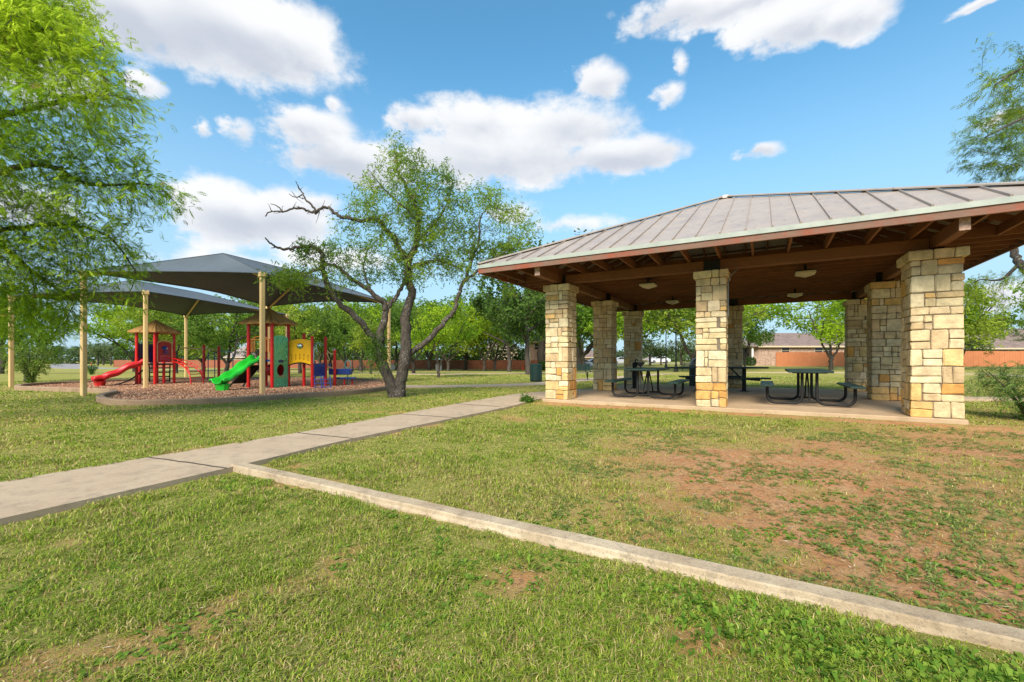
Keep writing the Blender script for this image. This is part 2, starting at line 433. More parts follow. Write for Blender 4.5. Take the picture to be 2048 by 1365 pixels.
ccol = mixc(nt, sh.outputs[0], (4.9, 5.25, 6.0), (8.1, 8.15, 8.25))
# humid air near the horizon
lowm = nt.nodes.new('ShaderNodeMapRange'); lowm.interpolation_type = 'SMOOTHSTEP'; nt.links.new(el, lowm.inputs[0])
lowm.inputs[1].default_value = .62; lowm.inputs[2].default_value = 0.0
skyc = mixc(nt, 1.0, sky.outputs[0], (1.10, 1.98, 2.02), 'MULTIPLY')
up = nt.nodes.new('ShaderNodeMapRange'); nt.links.new(el, up.inputs[0]); up.inputs[1].default_value = .0; up.inputs[2].default_value = .55
skyc = mixc(nt, MT('MULTIPLY', lowm.outputs[0], .92), skyc, (4.2, 5.6, 7.0))
fin = mixc(nt, MT('MULTIPLY', cov.outputs[0], .97), skyc, ccol)
nt.links.new(fin, bg.inputs[0]); bg.inputs[1].default_value = .06
SC.view_settings.view_transform = 'Standard'; SC.view_settings.look = 'None'; SC.view_settings.exposure = 1.06; SC.view_settings.gamma = 1
SC.render.engine = 'CYCLES'; SC.cycles.max_bounces = 8; SC.cycles.diffuse_bounces = 4; SC.cycles.transparent_max_bounces = 8
w.cycles.sampling_method = 'MANUAL'; w.cycles.sample_map_resolution = 1024

# ---------------------------------------------------------------- pavilion frame of reference
TH = -0.521; PA = Vector((.843, 11.064, 0)); L1, L2, PW = 7.66, 7.74, .60; SLZ = .12
cs, sn = math.cos(TH), math.sin(TH)
def pv(s, t, z=0): return Vector((PA.x+s*cs-t*sn, PA.y+s*sn+t*cs, SLZ+z))

# ---------------------------------------------------------------- outlines on the ground
def catmull(pts, n=6, closed=False):
    out = []; m = len(pts)
    for i in range(m if closed else m-1):
        p = [np.array(pts[(i+k) % m] if closed else pts[min(max(i+k, 0), m-1)], float) for k in (-1, 0, 1, 2)]
        for j in range(n):
            t = j/n; out.append(tuple(.5*((2*p[1])+(-p[0]+p[2])*t+(2*p[0]-5*p[1]+4*p[2]-p[3])*t*t+(-p[0]+3*p[1]-3*p[2]+p[3])*t**3)))
    if not closed: out.append(tuple(pts[-1]))
    return out
near_e = [(-4.9, -.2), (-4.1, 1.55), (-3.48, 2.98), (-3.11, 3.77), (-2.76, 4.55), (-2.25, 5.84), (-1.45, 7.38), (-.2, 9.75), (.78, 11.55)]
far_e = [(-6.6, -.4), (-5.4, 1.95), (-4.60, 3.70), (-4.05, 4.80), (-3.22, 6.35), (-2.72, 7.50), (-1.55, 10.2), (-.10, 13.3), (.9, 14.5), (2.5, 15.6)]
path_poly = catmull(near_e, 4)+[tuple(pv(-.1, .6)[:2]), tuple(pv(-.1, 5.2)[:2])]+catmull(far_e, 4)[::-1]
slab_poly = [tuple(pv(a, b)[:2]) for a, b in ((-.1, -.1), (L1+.1, -.1), (L1+.1, L2+.1), (-.1, L2+.1))]
KA, KB = Vector((-2.79, 4.56, 0)), Vector((3.4, .95, 0))       # long edging kerb, back edge
kd = (KB-KA).normalized(); kn = Vector((kd.y, -kd.x, 0))        # towards the camera
KW = .125
kerb_poly = [tuple(p[:2]) for p in (KA, KB, KB+kn*KW, KA+kn*KW)]
# playground bed, outer edge of the border
def g2(u, v, z=0.14): return tuple(G(u, v, z)[:2])
bed = [g2(28, 771.5), g2(50, 767.5), g2(114, 763.5), g2(187, 761), g2(300, 757), g2(420, 754.5), g2(560, 754.5), g2(700, 756), g2(775, 759.5), g2(800, 765), g2(780, 771.5), g2(720, 779.5), g2(613, 786), g2(520, 792), g2(440, 796), g2(366, 798.5), g2(290, 800), g2(225, 799), g2(193, 793.5), g2(198, 787.5), g2(222, 782), g2(212, 778.5), g2(164, 776.8), g2(110, 775), g2(60, 773.5)]
bed_out = catmull(bed, 5, True)
def offset(poly, d):
    out = []; m = len(poly)
    for i in range(m):
        a, b, c = (np.array(poly[(i+k) % m]) for k in (-1, 0, 1))
        t = (c-a)/max(np.linalg.norm(c-a), 1e-9); out.append(tuple(b+np.array((-t[1], t[0]))*d))
    return out
area = sum(bed_out[i][0]*bed_out[(i+1) % len(bed_out)][1]-bed_out[(i+1) % len(bed_out)][0]*bed_out[i][1] for i in range(len(bed_out)))
sgn = 1 if area > 0 else -1
bed_in = offset(bed_out, .17*sgn)
# far paths as centre lines with widths
def strip(c, wd):
    c = catmull(c, 5); L, Rr = [], []
    for i, p in enumerate(c):
        a = np.array(c[max(i-1, 0)]); b = np.array(c[min(i+1, len(c)-1)]); t = (b-a)/np.linalg.norm(b-a); n = np.array((-t[1], t[0]))*wd/2
        L.append(tuple(np.array(p)+n)); Rr.append(tuple(np.array(p)-n))
    return L+Rr[::-1]
def g3(u, v): return tuple(G(u, v)[:2])
strips = {'cross': strip([g3(640, 767), g3(807, 773.6), g3(900, 773.2), g3(1000, 771.5), g3(1085, 768), g3(1170, 760), g3(1260, 753.5), g3(1330, 748)], 1.35),
          'far': strip([g3(300, 738.6), g3(560, 743), g3(800, 748), g3(950, 748.2), g3(1100, 747), g3(1250, 745)], 1.6),
          'right': strip([g3(1380, 745), g3(1500, 745.3), g3(1600, 745.7), g3(1740, 746.3), g3(1900, 748), g3(1990, 750), g3(2130, 760), g3(2300, 785)], 1.5),
          'side': strip([g3(1840, 798), g3(1930, 800), g3(2010, 801), g3(2200, 803)], .75)}
def inpoly(x, y, poly):
    x = np.asarray(x); y = np.asarray(y); r = np.zeros(x.shape, bool); n = len(poly); j = n-1
    px = np.array(poly)
    if True:
        for i in range(n):
            xi, yi = px[i]; xj, yj = px[j]
            if yi != yj:
                r ^= ((yi > y) != (yj > y)) & (x < (xj-xi)*(y-yi)/(yj-yi)+xi)
            j = i
    return r

# ---------------------------------------------------------------- ground sheet
def bare(x, y):
    """worn soil: 0 = turf, 1 = bare"""
    side = (x-KA.x)*kn.x+(y-KA.y)*kn.y          # <0 beyond the kerb
    t = (x-KA.x)*kd.x+(y-KA.y)*kd.y
    n = fbm(x, y, 1.5, 3, 5); n2 = fbm(x, y, .5, 9, 3)
    beyond = sm((-side-.02)/.2)*sm((x+.5-(y-3)*.15)/2.4)*sm((7.2-y+.2*x)/2.6)
    b = beyond*(.44+.50*sm((n-.33)/.22)+.40*(fbm(x, y, 5, 44, 3)-.4))*(.72+.28*sm((n2-.3)/.3))
    b = np.maximum(b, .85*sm((n-.655)/.06)*.6)
    fr = np.exp(-(((x-.05)**2+(y-2.25)**2)/.035)); fr2 = np.exp(-(((x-.75)**2+(y-1.75)**2)/.03)); b = np.maximum(b, .9*fr); b = np.maximum(b, .8*fr2)
    s_ = (x-PA.x)*cs+(y-PA.y)*sn; t_ = -(x-PA.x)*sn+(y-PA.y)*cs
    edge = np.exp(-((t_+.32)/.22)**2)*((s_ > -.3) & (s_ < L1+.5)); b = np.maximum(b, edge*(.55+.6*sm((n-.4)/.2)))
    return np.clip(b, 0, 1)
def axis(lo, hi, st, far, k=1.13):
    a = list(np.arange(lo, hi, st)); s = st; x = a[-1]
    while x < far: s *= k; x += s; a.append(x)
    s = st; x = a[0]; pre = []
    while x > -far: s *= k; x -= s; pre.append(x)
    return np.array(pre[::-1]+a)
xs = axis(-8.5, 8.5, .075, 900); ys = axis(.7, 11, .075, 900)
XX, YY = np.meshgrid(xs, ys); nx, ny = len(xs), len(ys)
ZZ = gh(XX, YY)
nearw = sm((26-np.hypot(XX, YY))/10.0)
ZZ = ZZ+(fbm(XX, YY, 1.1, 5)-.5)*.035*nearw+(fbm(XX, YY, 7, 6, 2)-.5)*.02*sm((9-np.hypot(XX, YY))/4)-.012
BB = bare(XX, YY)*nearw
V = np.stack([XX.ravel(), YY.ravel(), ZZ.ravel()], 1)
ii = (np.arange(ny-1)[:, None]*nx+np.arange(nx-1)[None, :]).ravel()
Fq = np.stack([ii, ii+1, ii+nx+1, ii+nx], 1)
cb = np.zeros((len(V), 3)); cb[:, 0] = BB.ravel()
def ground_mat():
    m, nt, b, _ = new_mat('lawn_and_soil'); co = coords(nt, False)
    at = nt.nodes.new('ShaderNodeAttribute'); at.attribute_name = 'Col'
    sepn = nt.nodes.new('ShaderNodeSeparateColor'); nt.links.new(at.outputs[0], sepn.inputs[0])
    g = mixc(nt, ramp(nt, noise(nt, co, 14, 6, .7), .35, .65), (.19, .215, .040), (.30, .29, .075))
    g = mixc(nt, ramp(nt, noise(nt, co, .22, 6, .65, .6), .44, .66), g, (.36, .30, .10))
    g = mixc(nt, ramp(nt, noise(nt, co, 3.5, 6, .7), .56, .72), g, (.36, .28, .12))
    s = mixc(nt, ramp(nt, noise(nt, co, 5, 7, .7), .35, .65), (.50, .205, .078), (.54, .31, .155))
    s = mixc(nt, ramp(nt, noise(nt, co, 28, 8, .85), .50, .60), s, (.20, .11, .06))
    s = mixc(nt, ramp(nt, noise(nt, co, 170, 3, .8), .60, .68), s, (.52, .42, .30))
    c = mixc(nt, sepn.outputs[0], g, s)
    nt.links.new(c, b.inputs['Base Color']); b.inputs['Roughness'].default_value = 1; b.inputs['Specular IOR Level'].default_value = .1
    bump(nt, b, noise(nt, co, 70, 7, .8), .9, .02); return m
ground = np_mesh('ground', V, Fq, 4, ground_mat(), cols=cb, smooth=True); tag(ground, kind='structure')

# ---------------------------------------------------------------- paving
def sheet(name, poly, ztop, depth, mat, bev=.012):
    bm = bmesh.new(); vs = [bm.verts.new((p[0], p[1], float(gh(p[0], p[1]))+ztop)) for p in poly]
    es = [bm.edges.new((vs[i], vs[(i+1) % len(vs)])) for i in range(len(vs))]
    bmesh.ops.triangle_fill(bm, use_beauty=True, use_dissolve=False, edges=es)
    for f in bm.faces:
        f.normal_update()
        if f.normal.z < 0: f.normal_flip()
    r_ = bmesh.ops.extrude_face_region(bm, geom=list(bm.faces)); 
    for v in [g for g in r_['geom'] if isinstance(g, bmesh.types.BMVert)]: v.co.z += 0
    # lower the original ring
    low = set(vs)
    top = [g for g in r_['geom'] if isinstance(g, bmesh.types.BMVert)]
    for v in low: v.co.z -= depth
    bmesh.ops.recalc_face_normals(bm, faces=list(bm.faces))
    me = bpy.data.meshes.new(name); bm.to_mesh(me); bm.free(); me.materials.append(mat)
    o = bpy.data.objects.new(name, me); COL.objects.link(o); return tag(o, kind='structure')
sheet('path', path_poly, .035, .25, M['path'])
# expansion joints of the path: dark grooves filled with grit
jm = MB()
for (a, b) in (((-4.02, 4.84), (-2.84, 4.36)), ((-3.16, 6.45), (-2.18, 5.98)), ((-2.22, 8.65), (-1.06, 8.1)), ((-4.95, 2.9), (-3.85, 2.2)), ((-1.35, 10.65), (-.25, 9.95))):
    prev = None; pts = []
    for k in range(13):
        t = k/12; pts.append(Vector((a[0]*(1-t)+b[0]*t+random.uniform(-.008, .008), a[1]*(1-t)+b[1]*t+random.uniform(-.008, .008), .0375)))
    for k in range(12): jm.bar(pts[k], pts[k+1], .016+random.uniform(0, .008), .006)
tag(jm.build('path_joints', simple('joint_dirt', (.06, .05, .04), 1, .3, 30)), kind='structure')
for k, (nm, zt) in enumerate((('cross', .02), ('far', .02), ('right', .02), ('side', .05))):
    sheet('far_path', strips[nm], zt+.004*k, .3, M['path'])

# long edging kerb: worn, with a rough lip
def kerb_run(name, pts, wd, h0, top, mat, closed=False, jit=.006, z0=-.15):
    """pts: outer line; extruded profile to the inner side"""
    inn = offset(pts, wd*sgn) if closed else None
    return inn
nk = 420; V = []; Fc = []
for i in range(nk+1):
    t = i/nk*(KB-KA).length; p = KA+kd*t
    j = [(vnoise(t, 3.1*q, 7, 40+q)-.5)*.016+(vnoise(t, q, 1.3, 60+q)-.5)*.02 for q in range(6)]
    prof = [(0+j[0], -.12), (.001+j[0]*.6, .044+j[3]*.25), (.008, .049+j[3]*.25), (KW-.009, .049+j[4]*.25), (KW+j[1]*.5-.001, .041+j[4]*.3), (KW+.001+j[1]*.5, .020+j[5]*.2), (KW+.008+j[2], .002), (KW+.02+j[2], -.12)]
    for d, z in prof: V.append(p+kn*d+Vector((0, 0, z)))
m = 8
for i in range(nk):
    for k in range(m-1): a = i*m+k; Fc.append((a, a+1, a+m+1, a+m))
mb = MB(); mb.v = [tuple(p) for p in V]; mb.f = Fc; mb.c = [None]*len(V); mb.smooth = [False]*len(Fc)
tag(mb.build('kerb', M['kerb']), kind='structure')

# playground bed and its raised concrete border
def ring(name, outer, inner, ztop, zbot, mat):
    n = len(outer); V = []; b = .02
    for i in range(n):
        o_, i_ = np.array(outer[i]), np.array(inner[i]); d = (i_-o_)/np.linalg.norm(i_-o_); z = float(gh(*o_))+(vnoise(o_[0], o_[1], 1.2, 3)-.5)*.02
        for q, zz in ((o_, zbot), (o_, ztop-b), (o_+d*b, ztop), (i_-d*b, ztop), (i_, ztop-b), (i_, zbot)): V.append((q[0], q[1], zz+z))
    Fc = [(i*6+k, ((i+1) % n)*6+k, ((i+1) % n)*6+k+1, i*6+k+1) for i in range(n) for k in range(5)]
    mb = MB(); mb.v = V; mb.f = Fc; mb.c = [None]*len(V); mb.smooth = [False]*len(Fc)
    return tag(mb.build(name, mat), kind='structure')
ring('playground_border', bed_out, bed_in, .14, -.3, concrete('border_concrete', (.34, .24, .155), (.27, .18, .115), (.12, .085, .06), 2, .4))
mulch = simple('wood_chip_mulch', (.50, .28, .17), 1, .4, 22, bmp=1.0, c2=(.36, .19, .11), world=True, fine=55)
sheet('playground_bed', offset(bed_out, .1*sgn), .035, .2, mulch)
# loose chips on the bed
bx = np.array(bed_in); nC_ = 60000
px = rng.uniform(bx[:, 0].min(), bx[:, 0].max(), nC_*2); py = rng.uniform(bx[:, 1].min(), bx[:, 1].max(), nC_*2)
k = inpoly(px, py, bed_in); px, py = px[k][:nC_], py[k][:nC_]; n = len(px)
d = np.stack([rng.normal(size=n), rng.normal(size=n), rng.normal(size=n)*.35], 1); d /= np.linalg.norm(d, axis=1)[:, None]
e = np.cross(d, rng.normal(size=(n, 3))); e /= np.linalg.norm(e, axis=1)[:, None]
L = rng.uniform(.012, .034, n)[:, None]; W = rng.uniform(.005, .013, n)[:, None]; P = np.stack([px, py, np.full(n, .05)], 1)
V = np.stack([P-d*L-e*W, P+d*L-e*W, P+d*L+e*W, P-d*L+e*W], 1).reshape(-1, 3)
base = np.array([(.56, .32, .20), (.44, .24, .14), (.66, .45, .31), (.30, .16, .10)])[rng.integers(0, 4, n)]
chips = np_mesh('wood_chips', V, np.arange(4*n).reshape(-1, 4), 4, col_mat('chip', .9, 0), cols=np.repeat(base, 4, 0))
tag(chips, 'loose reddish brown wood chips covering the playground bed', 'wood chips', kind='stuff')

# ---------------------------------------------------------------- grass
def blades(name, mat, n_eff, dmin, dmax, capd, hmul=1.0, seed=1):
    r = np.random.default_rng(seed)
    d = dmin*np.exp(r.uniform(0, 1, n_eff)*math.log(dmax/dmin)); a = r.uniform(-1.02, 1.02, n_eff)
    x = d*np.sin(a); y = d*np.cos(a)
    # gather in tufts
    tx = r.normal(0, 1, n_eff)*.5; 
    jx = (fbm(x, y, 6, 15, 3)-.62)*.17; onp = inpoly(x, y, path_poly)
    keep = (y > .8) & ~inpoly(x+jx, y-jx, path_poly) & ~(onp & (jx > 0)) & ~inpoly(x, y, slab_poly) & ~inpoly(x, y, kerb_poly) & ~inpoly(x, y, bed_out)
    for s_ in strips.values(): keep &= ~inpoly(x, y, s_)
    x, y, d, onp = x[keep], y[keep], d[keep], onp[keep]
    b = bare(x, y)*(~onp); t = fbm(x, y, 9, 21, 2); t2 = fbm(x, y, 2.3, 22, 3)
    p = (1-b)**1.6*(.35+.9*sm((t-.32)/.3)); p = np.maximum(p, .05*(1-b*.6))
    k = r.uniform(0, 1, len(x)) < p; x, y, d, b, t, t2, onp = x[k], y[k], d[k], b[k], t[k], t2[k], onp[k]
    n = len(x); z = gh(x, y)+(fbm(x, y, 1.1, 5)-.5)*.035*sm((26-d)/10)-.018; z[onp] = .025
    sc = np.maximum(1, d/3.2)**.75
    h = r.uniform(.012, .036, n)*(.7+.8*sm((t2-.35)/.3))*np.minimum(sc, 1.2)*hmul*(1-.45*b)
    wd = r.uniform(.0014, .0030, n)*np.maximum(1, d/3.0)**.9
    an = r.uniform(0, 2*math.pi, n); lean = r.uniform(.2, 1.6, n)
    dx, dy = np.cos(an), np.sin(an); sx, sy = -dy, dx
    fa = r.uniform(-.6, .6, n); sx2, sy2 = sx*np.cos(fa)-sy*np.sin(fa), sx*np.sin(fa)+sy*np.cos(fa)
    P = np.stack([x, y, z], 1); S = np.stack([sx2, sy2, np.zeros(n)], 1)*wd[:, None]; D = np.stack([dx, dy, np.zeros(n)], 1); U = np.array([0, 0, 1.0])
    m1 = P+D*(h*lean*.35)[:, None]+U*(h*.65)[:, None]; tip = P+D*(h*lean)[:, None]+U*(h*np.clip(1.05-.35*lean, .3, 1))[:, None]
    V = np.stack([P-S, P+S, m1+S*.8, m1-S*.8, tip+S*.12, tip-S*.12], 1).reshape(-1, 3)
    i0 = np.arange(n)*6; Fc = np.concatenate([np.stack([i0, i0+1, i0+2, i0+3], 1), np.stack([i0+3, i0+2, i0+4, i0+5], 1)])
    pt = fbm(x, y, .55, 31, 4); pf = fbm(x, y, 3.0, 33, 3); st = sm((pt-.42)/.25)*.55+sm((pf-.5)/.2)*.35+b*.25
    g1 = np.array((.125, .240, .020)); g2_ = np.array((.38, .43, .055)); g3_ = np.array((.52, .44, .18)); g4 = np.array((.42, .27, .12))
    q = r.uniform(0, 1, n); c = g1+(g2_-g1)*np.clip(q*.8+st*.5, 0, 1)[:, None]
    isst = r.uniform(0, 1, n) < (.17+.50*st); c[isst] = g3_*r.uniform(.7, 1.1, isst.sum())[:, None]
    isb = r.uniform(0, 1, n) < (.04+.10*st); c[isb] = g4*r.uniform(.6, 1.1, isb.sum())[:, None]
    c *= r.uniform(.8, 1.2, (n, 1))
    c6 = np.repeat(c, 6, 0)
    return np_mesh(name, V, Fc, 4, mat, cols=c6)
tag(blades('grass', M['grass'], 1000000, 1.35, 34, 0), 'short patchy green and straw coloured grass of the park lawn', 'grass', kind='stuff')

# broad-leaved weeds below the kerb at the lower right, and rank grass along edges
def weeds(name, n, fx, label, cat, ll=(.008, .040), lw=.24, cols=((.08, .20, .02), (.30, .42, .06)), up=1.0, seed=4, per=7):
    r = np.random.default_rng(seed); x, y = fx(r, n); ok = ~inpoly(x, y, kerb_poly) & ~inpoly(x, y, path_poly) & ~inpoly(x, y, slab_poly); x, y = x[ok], y[ok]
    x = np.repeat(x, per)+r.normal(0, .012, len(x)*per); y = np.repeat(y, per)+r.normal(0, .012, len(y)*per); n = len(x)
    z = gh(x, y)+(fbm(x, y, 1.1, 5)-.5)*.035-.012
    a = r.uniform(0, 2*math.pi, n); u = r.uniform(.25, 1.0, n)*up; L = r.uniform(ll[0], ll[1], n)
    D = np.stack([np.cos(a), np.sin(a), u*1.6], 1); D /= np.linalg.norm(D, axis=1)[:, None]
    S = np.stack([-np.sin(a), np.cos(a), r.uniform(-.3, .3, n)], 1); P = np.stack([x, y, z], 1); L = L[:, None]
    st = P+D*L*.35+np.array([0, 0, 1])*L*.2; mid = st+D*L*.55; bend = D.copy(); bend[:, 2] -= .7
    V = np.stack([P, st+S*L*lw*.5, mid+S*L*lw*.9, mid+bend*L*.5, mid-S*L*lw*.9, st-S*L*lw*.5], 1).reshape(-1, 3)
    i0 = np.arange(n)*6; Fc = np.concatenate([np.stack([i0, i0+1, i0+2, i0+5], 1), np.stack([i0+5, i0+2, i0+3, i0+4], 1)])
    c0, c1 = np.array(cols[0]), np.array(cols[1]); c = c0+(c1-c0)*r.uniform(0, 1, (n, 1)); c *= r.uniform(.8, 1.25, (n, 1))
    return tag(np_mesh(name, V, Fc, 4, M['leaf'], cols=np.repeat(c, 6, 0)), label, cat, kind='stuff')
def below_kerb(r, n):
    t = r.uniform(.4, (KB-KA).length, n); o = np.abs(r.normal(0, .17, n))+KW+.09+r.uniform(0, .25, n)*sm((t-2.6)/1.5)
    dens = sm((t-3.7)/1.6)*.95+.03; k = r.uniform(0, 1, n) < dens; t, o = t[k], o[k]
    return KA.x+kd.x*t+kn.x*o, KA.y+kd.y*t+kn.y*o
weeds('clover_patch', 4600, below_kerb, 'bright green broad-leaved weeds growing along the near side of the kerb', 'weeds')
def scat(r, n):
    x = r.uniform(-2.6, 3.2, n); y = r.uniform(1.4, 4.5, n); k = fbm(x, y, 2.2, 77, 3) > .56; return x[k], y[k]
weeds('low_weeds', 2600, scat, 'small rounded weed leaves scattered through the near lawn', 'weeds', (.012, .026), .5, ((.12, .24, .03), (.22, .34, .05)), .4, 9, 6)
def dirtw(r, n):
    x = r.uniform(.3, 7.5, n); y = r.uniform(1.4, 7.0, n)
    side = (x-KA.x)*kn.x+(y-KA.y)*kn.y; k = (side < -.08) & (fbm(x, y, 2.3, 91, 3) > .52) & (x < y*1.3); return x[k], y[k]
weeds('ground_weeds', 9000, dirtw, 'grey-green creeping weed clumps on the worn reddish soil', 'weeds', (.012, .040), .15, ((.12, .20, .04), (.30, .38, .11)), .4, 13, 9)
# dry litter and small stones on the worn soil
n = 60000; x = rng.uniform(-2.6, 7.5, n); y = rng.uniform(1.3, 8, n); k = (rng.uniform(0, 1, n) < .12+bare(x, y)) & ~inpoly(x, y, kerb_poly) & ~inpoly(x, y, path_poly); x, y = x[k], y[k]; n = len(x)
z = gh(x, y)+(fbm(x, y, 1.1, 5)-.5)*.035-.004
a = rng.uniform(0, 6.28, n); L = rng.uniform(.003, .016, n)*rng.choice([.5, 1, 1.8], n); W = np.minimum(L*rng.uniform(.06, .35, n), .003)
D = np.stack([np.cos(a), np.sin(a), rng.uniform(-.25, .25, n)], 1)*L[:, None]; S = np.stack([-np.sin(a), np.cos(a), rng.uniform(-.4, .4, n)], 1)*W[:, None]; P = np.stack([x, y, z], 1)
V = np.stack([P-D, P+S, P+D, P-S], 1).reshape(-1, 3); c = np.array([(.42, .31, .18), (.25, .15, .08), (.50, .40, .27), (.14, .09, .05)])[rng.integers(0, 4, n)]
tag(np_mesh('leaf_litter', V, np.arange(4*n).reshape(-1, 4), 4, col_mat('litter', .9, .1), cols=np.repeat(c, 4, 0)), 'dry leaf bits and twigs strewn over the worn soil', 'leaf litter', kind='stuff')
# ================================================================ PAVILION
pav = thing('picnic_pavilion', 'open picnic pavilion with limestone pillars under a standing seam metal hip roof', 'pavilion', pv(0, 0, -SLZ))
def pvb(mb, s0, s1, t0, t1, z0, z1, ch=0, jit=0):
    mb.box(pv((s0+s1)/2, (t0+t1)/2, (z0+z1)/2), (abs(s1-s0), abs(t1-t0), z1-z0), TH, ch, jit=jit)
mb = MB(); pvb(mb, -.06, L1+.04, -.06, L2+.1, -.35, 0, .015); mb.build('slab', M['slab'], pav)
CREAM = [(.72, .59, .385), (.69, .55, .335), (.75, .63, .43), (.66, .51, .305), (.70, .56, .35), (.62, .46, .265)]
ORNG = [(.70, .40, .14), (.73, .48, .20), (.64, .33, .10), (.70, .49, .23)]
def stone_col(z, rr):
    p = .62 if z < .30 else .26 if z < .6 else .06
    c = rr.choice(ORNG) if rr.random() < p else rr.choice(CREAM); c = (c[0]*.97, c[1]*.97, c[2]*.93)
    k = rr.uniform(.88, 1.10); return (c[0]*k, c[1]*k*rr.uniform(.97, 1.03), c[2]*k)
def stones(mb, s0, t0, w, z0, z1, rr, dep=.1, out=0.0):
    J = .012
    def blk(a0, a1, b0, b1, c0, c1):
        mb.cur = stone_col(c0, rr); o = rr.uniform(-.004, .006)
        # push outwards where the block meets a face
        A0 = a0-(o+out if a0 < 1e-6 else 0); A1 = a1+(o+out if a1 > w-1e-6 else 0)
        B0 = b0-(o+out if b0 < 1e-6 else 0); B1 = b1+(o+out if b1 > w-1e-6 else 0)
        rz = TH; cx, cy = s0+(A0+A1)/2, t0+(B0+B1)/2
        mb.box(pv(cx, cy, (c0+c1)/2), (A1-A0, B1-B0, c1-c0-J), rz, rr.uniform(.008, .017), jit=.0075)
    def split(a0, a1, b0, b1, c0, c1):
        h = c1-c0
        if h > .20 and rr.random() < .6:
            m_ = c0+h*rr.uniform(.36, .64); blk(a0, a1, b0, b1, c0, m_); blk(a0, a1, b0, b1, m_, c1)
        else: blk(a0, a1, b0, b1, c0, c1)
    z = z0; par = rr.randint(0, 1)
    while z < z1-.02:
        h = rr.uniform(.11, .36); 
        if z1-z-h < .12: h = z1-z
        h = min(h, z1-z); par ^= 1
        lng = [w*rr.uniform(.36, .66) if (q+par) % 2 else w*rr.uniform(.16, .30) for q in range(4)]
        # corner q sits at (0,0),(w,0),(w,w),(0,w); extents along s and t
        ex = [(w*rr.uniform(.34, .6), w*rr.uniform(.16, .28)) if (q+par) % 2 else (w*rr.uniform(.16, .28), w*rr.uniform(.34, .6)) for q in range(4)]
        if rr.random() < .15: ex[0] = (w*.70, ex[0][1])
        if ex[0][0]+ex[1][0] > w-J: ex[0] = (w-J-ex[1][0], ex[0][1])
        if ex[3][0]+ex[2][0] > w-J: ex[3] = (w-J-ex[2][0], ex[3][1])
        if ex[0][1]+ex[3][1] > w-J: ex[0] = (ex[0][0], w-J-ex[3][1])
        if ex[1][1]+ex[2][1] > w-J: ex[1] = (ex[1][0], w-J-ex[2][1])
        z_ = z+h
        split(0, ex[0][0], 0, ex[0][1], z, z_); split(w-ex[1][0], w, 0, ex[1][1], z, z_)
        split(w-ex[2][0], w, w-ex[2][1], w, z, z_); split(0, ex[3][0], w-ex[3][1], w, z, z_)
        def mid(lo, hi, f):
            if hi-lo < .045: return
            if hi-lo > .26 and rr.random() < .5:
                m_ = lo+(hi-lo)*rr.uniform(.35, .65); f(lo, m_-J/2); f(m_+J/2, hi)
            else: f(lo, hi)
        mid(ex[0][0]+J, w-ex[1][0]-J, lambda a, b: split(a, b, 0, dep, z, z_))
        mid(ex[3][0]+J, w-ex[2][0]-J, lambda a, b: split(a, b, w-dep, w, z, z_))
        mid(ex[0][1]+J, w-ex[3][1]-J, lambda a, b: split(0, dep, a, b, z, z_))
        mid(ex[1][1]+J, w-ex[2][1]-J, lambda a, b: split(w-dep, w, a, b, z, z_))
        z = z_
HC = 2.862
mS, mT = (L1-PW)/2, (L2-PW)/2
PIL = [(0, 0, .6, 'front left'), (mS+.0, 0, .575, 'f'), (L1-.67, 0, .67, 'f'), (0, mT, .6, 'm'), (L1-.6, mT, .6, 'm'), (0, L2-.6, .6, 'b'), (mS, L2-.6, .6, 'b'), (L1-.6, L2-.6, .6, 'b')]
for i, (s0, t0, wd, nm) in enumerate(PIL):
    rr = random.Random(100+i); mb = MB()
    stones(mb, s0, t0, wd, 0, HC-.165, rr); p = mb.build('pillar', M['stone'], pav)
    mb = MB(); e = .022; pvb(mb, s0+e, s0+wd-e, t0+e, t0+wd-e, .001, HC-.02); mb.build('mortar_core', M['mortar'], p)
    mb = MB(); stones(mb, s0-.045, t0-.045, wd+.09, HC-.165, HC, rr, .12); mb.build('pillar_cap', M['stone'], p)
    mb = MB(); pvb(mb, s0+wd/2-.10, s0+wd/2+.10, t0+wd/2-.10, t0+wd/2+.10, HC-.01, HC+.06)
    pvb(mb, s0+wd/2-.16, s0+wd/2+.16, t0+wd/2-.082, t0+wd/2-.070, HC+.0, HC+.26); pvb(mb, s0+wd/2-.16, s0+wd/2+.16, t0+wd/2+.070, t0+wd/2+.082, HC+.0, HC+.26)
    mb.build('post_saddle', M['black'], p)
B0, B1 = HC+.04, HC+.25
def beam(s0, s1, t0, t1, mat='timber', z0=None, z1=None, name='beam'):
    mb = MB(); pvb(mb, s0, s1, t0, t1, B0 if z0 is None else z0, B1 if z1 is None else z1, .008); return mb.build(name, M[mat], pav)
hw = .068
for sc_ in (PW/2, L1-.30):       # side beams run out to the fascia
    b = beam(sc_-hw, sc_+hw, -1.06, L2+1.06)
    for tt in (-1.062, L2+1.062):
        mb = MB(); pvb(mb, sc_-hw+.006, sc_+hw-.006, tt-.003, tt+.003, B0+.006, B1-.006); mb.build('end_grain', M['endgrain'], b)
for tc_ in (.29, L2-.30):
    beam(PW/2+hw+.002, L1-.30-hw-.002, tc_-hw, tc_+hw)
OV = 1.218; ZE = 3.275; ZP = 5.60
E0, E1s, E1t = -OV, L1+OV, L2+OV
SLs, SLt = (ZP-ZE)/(L1/2+OV), (ZP-ZE)/(L2/2+OV)
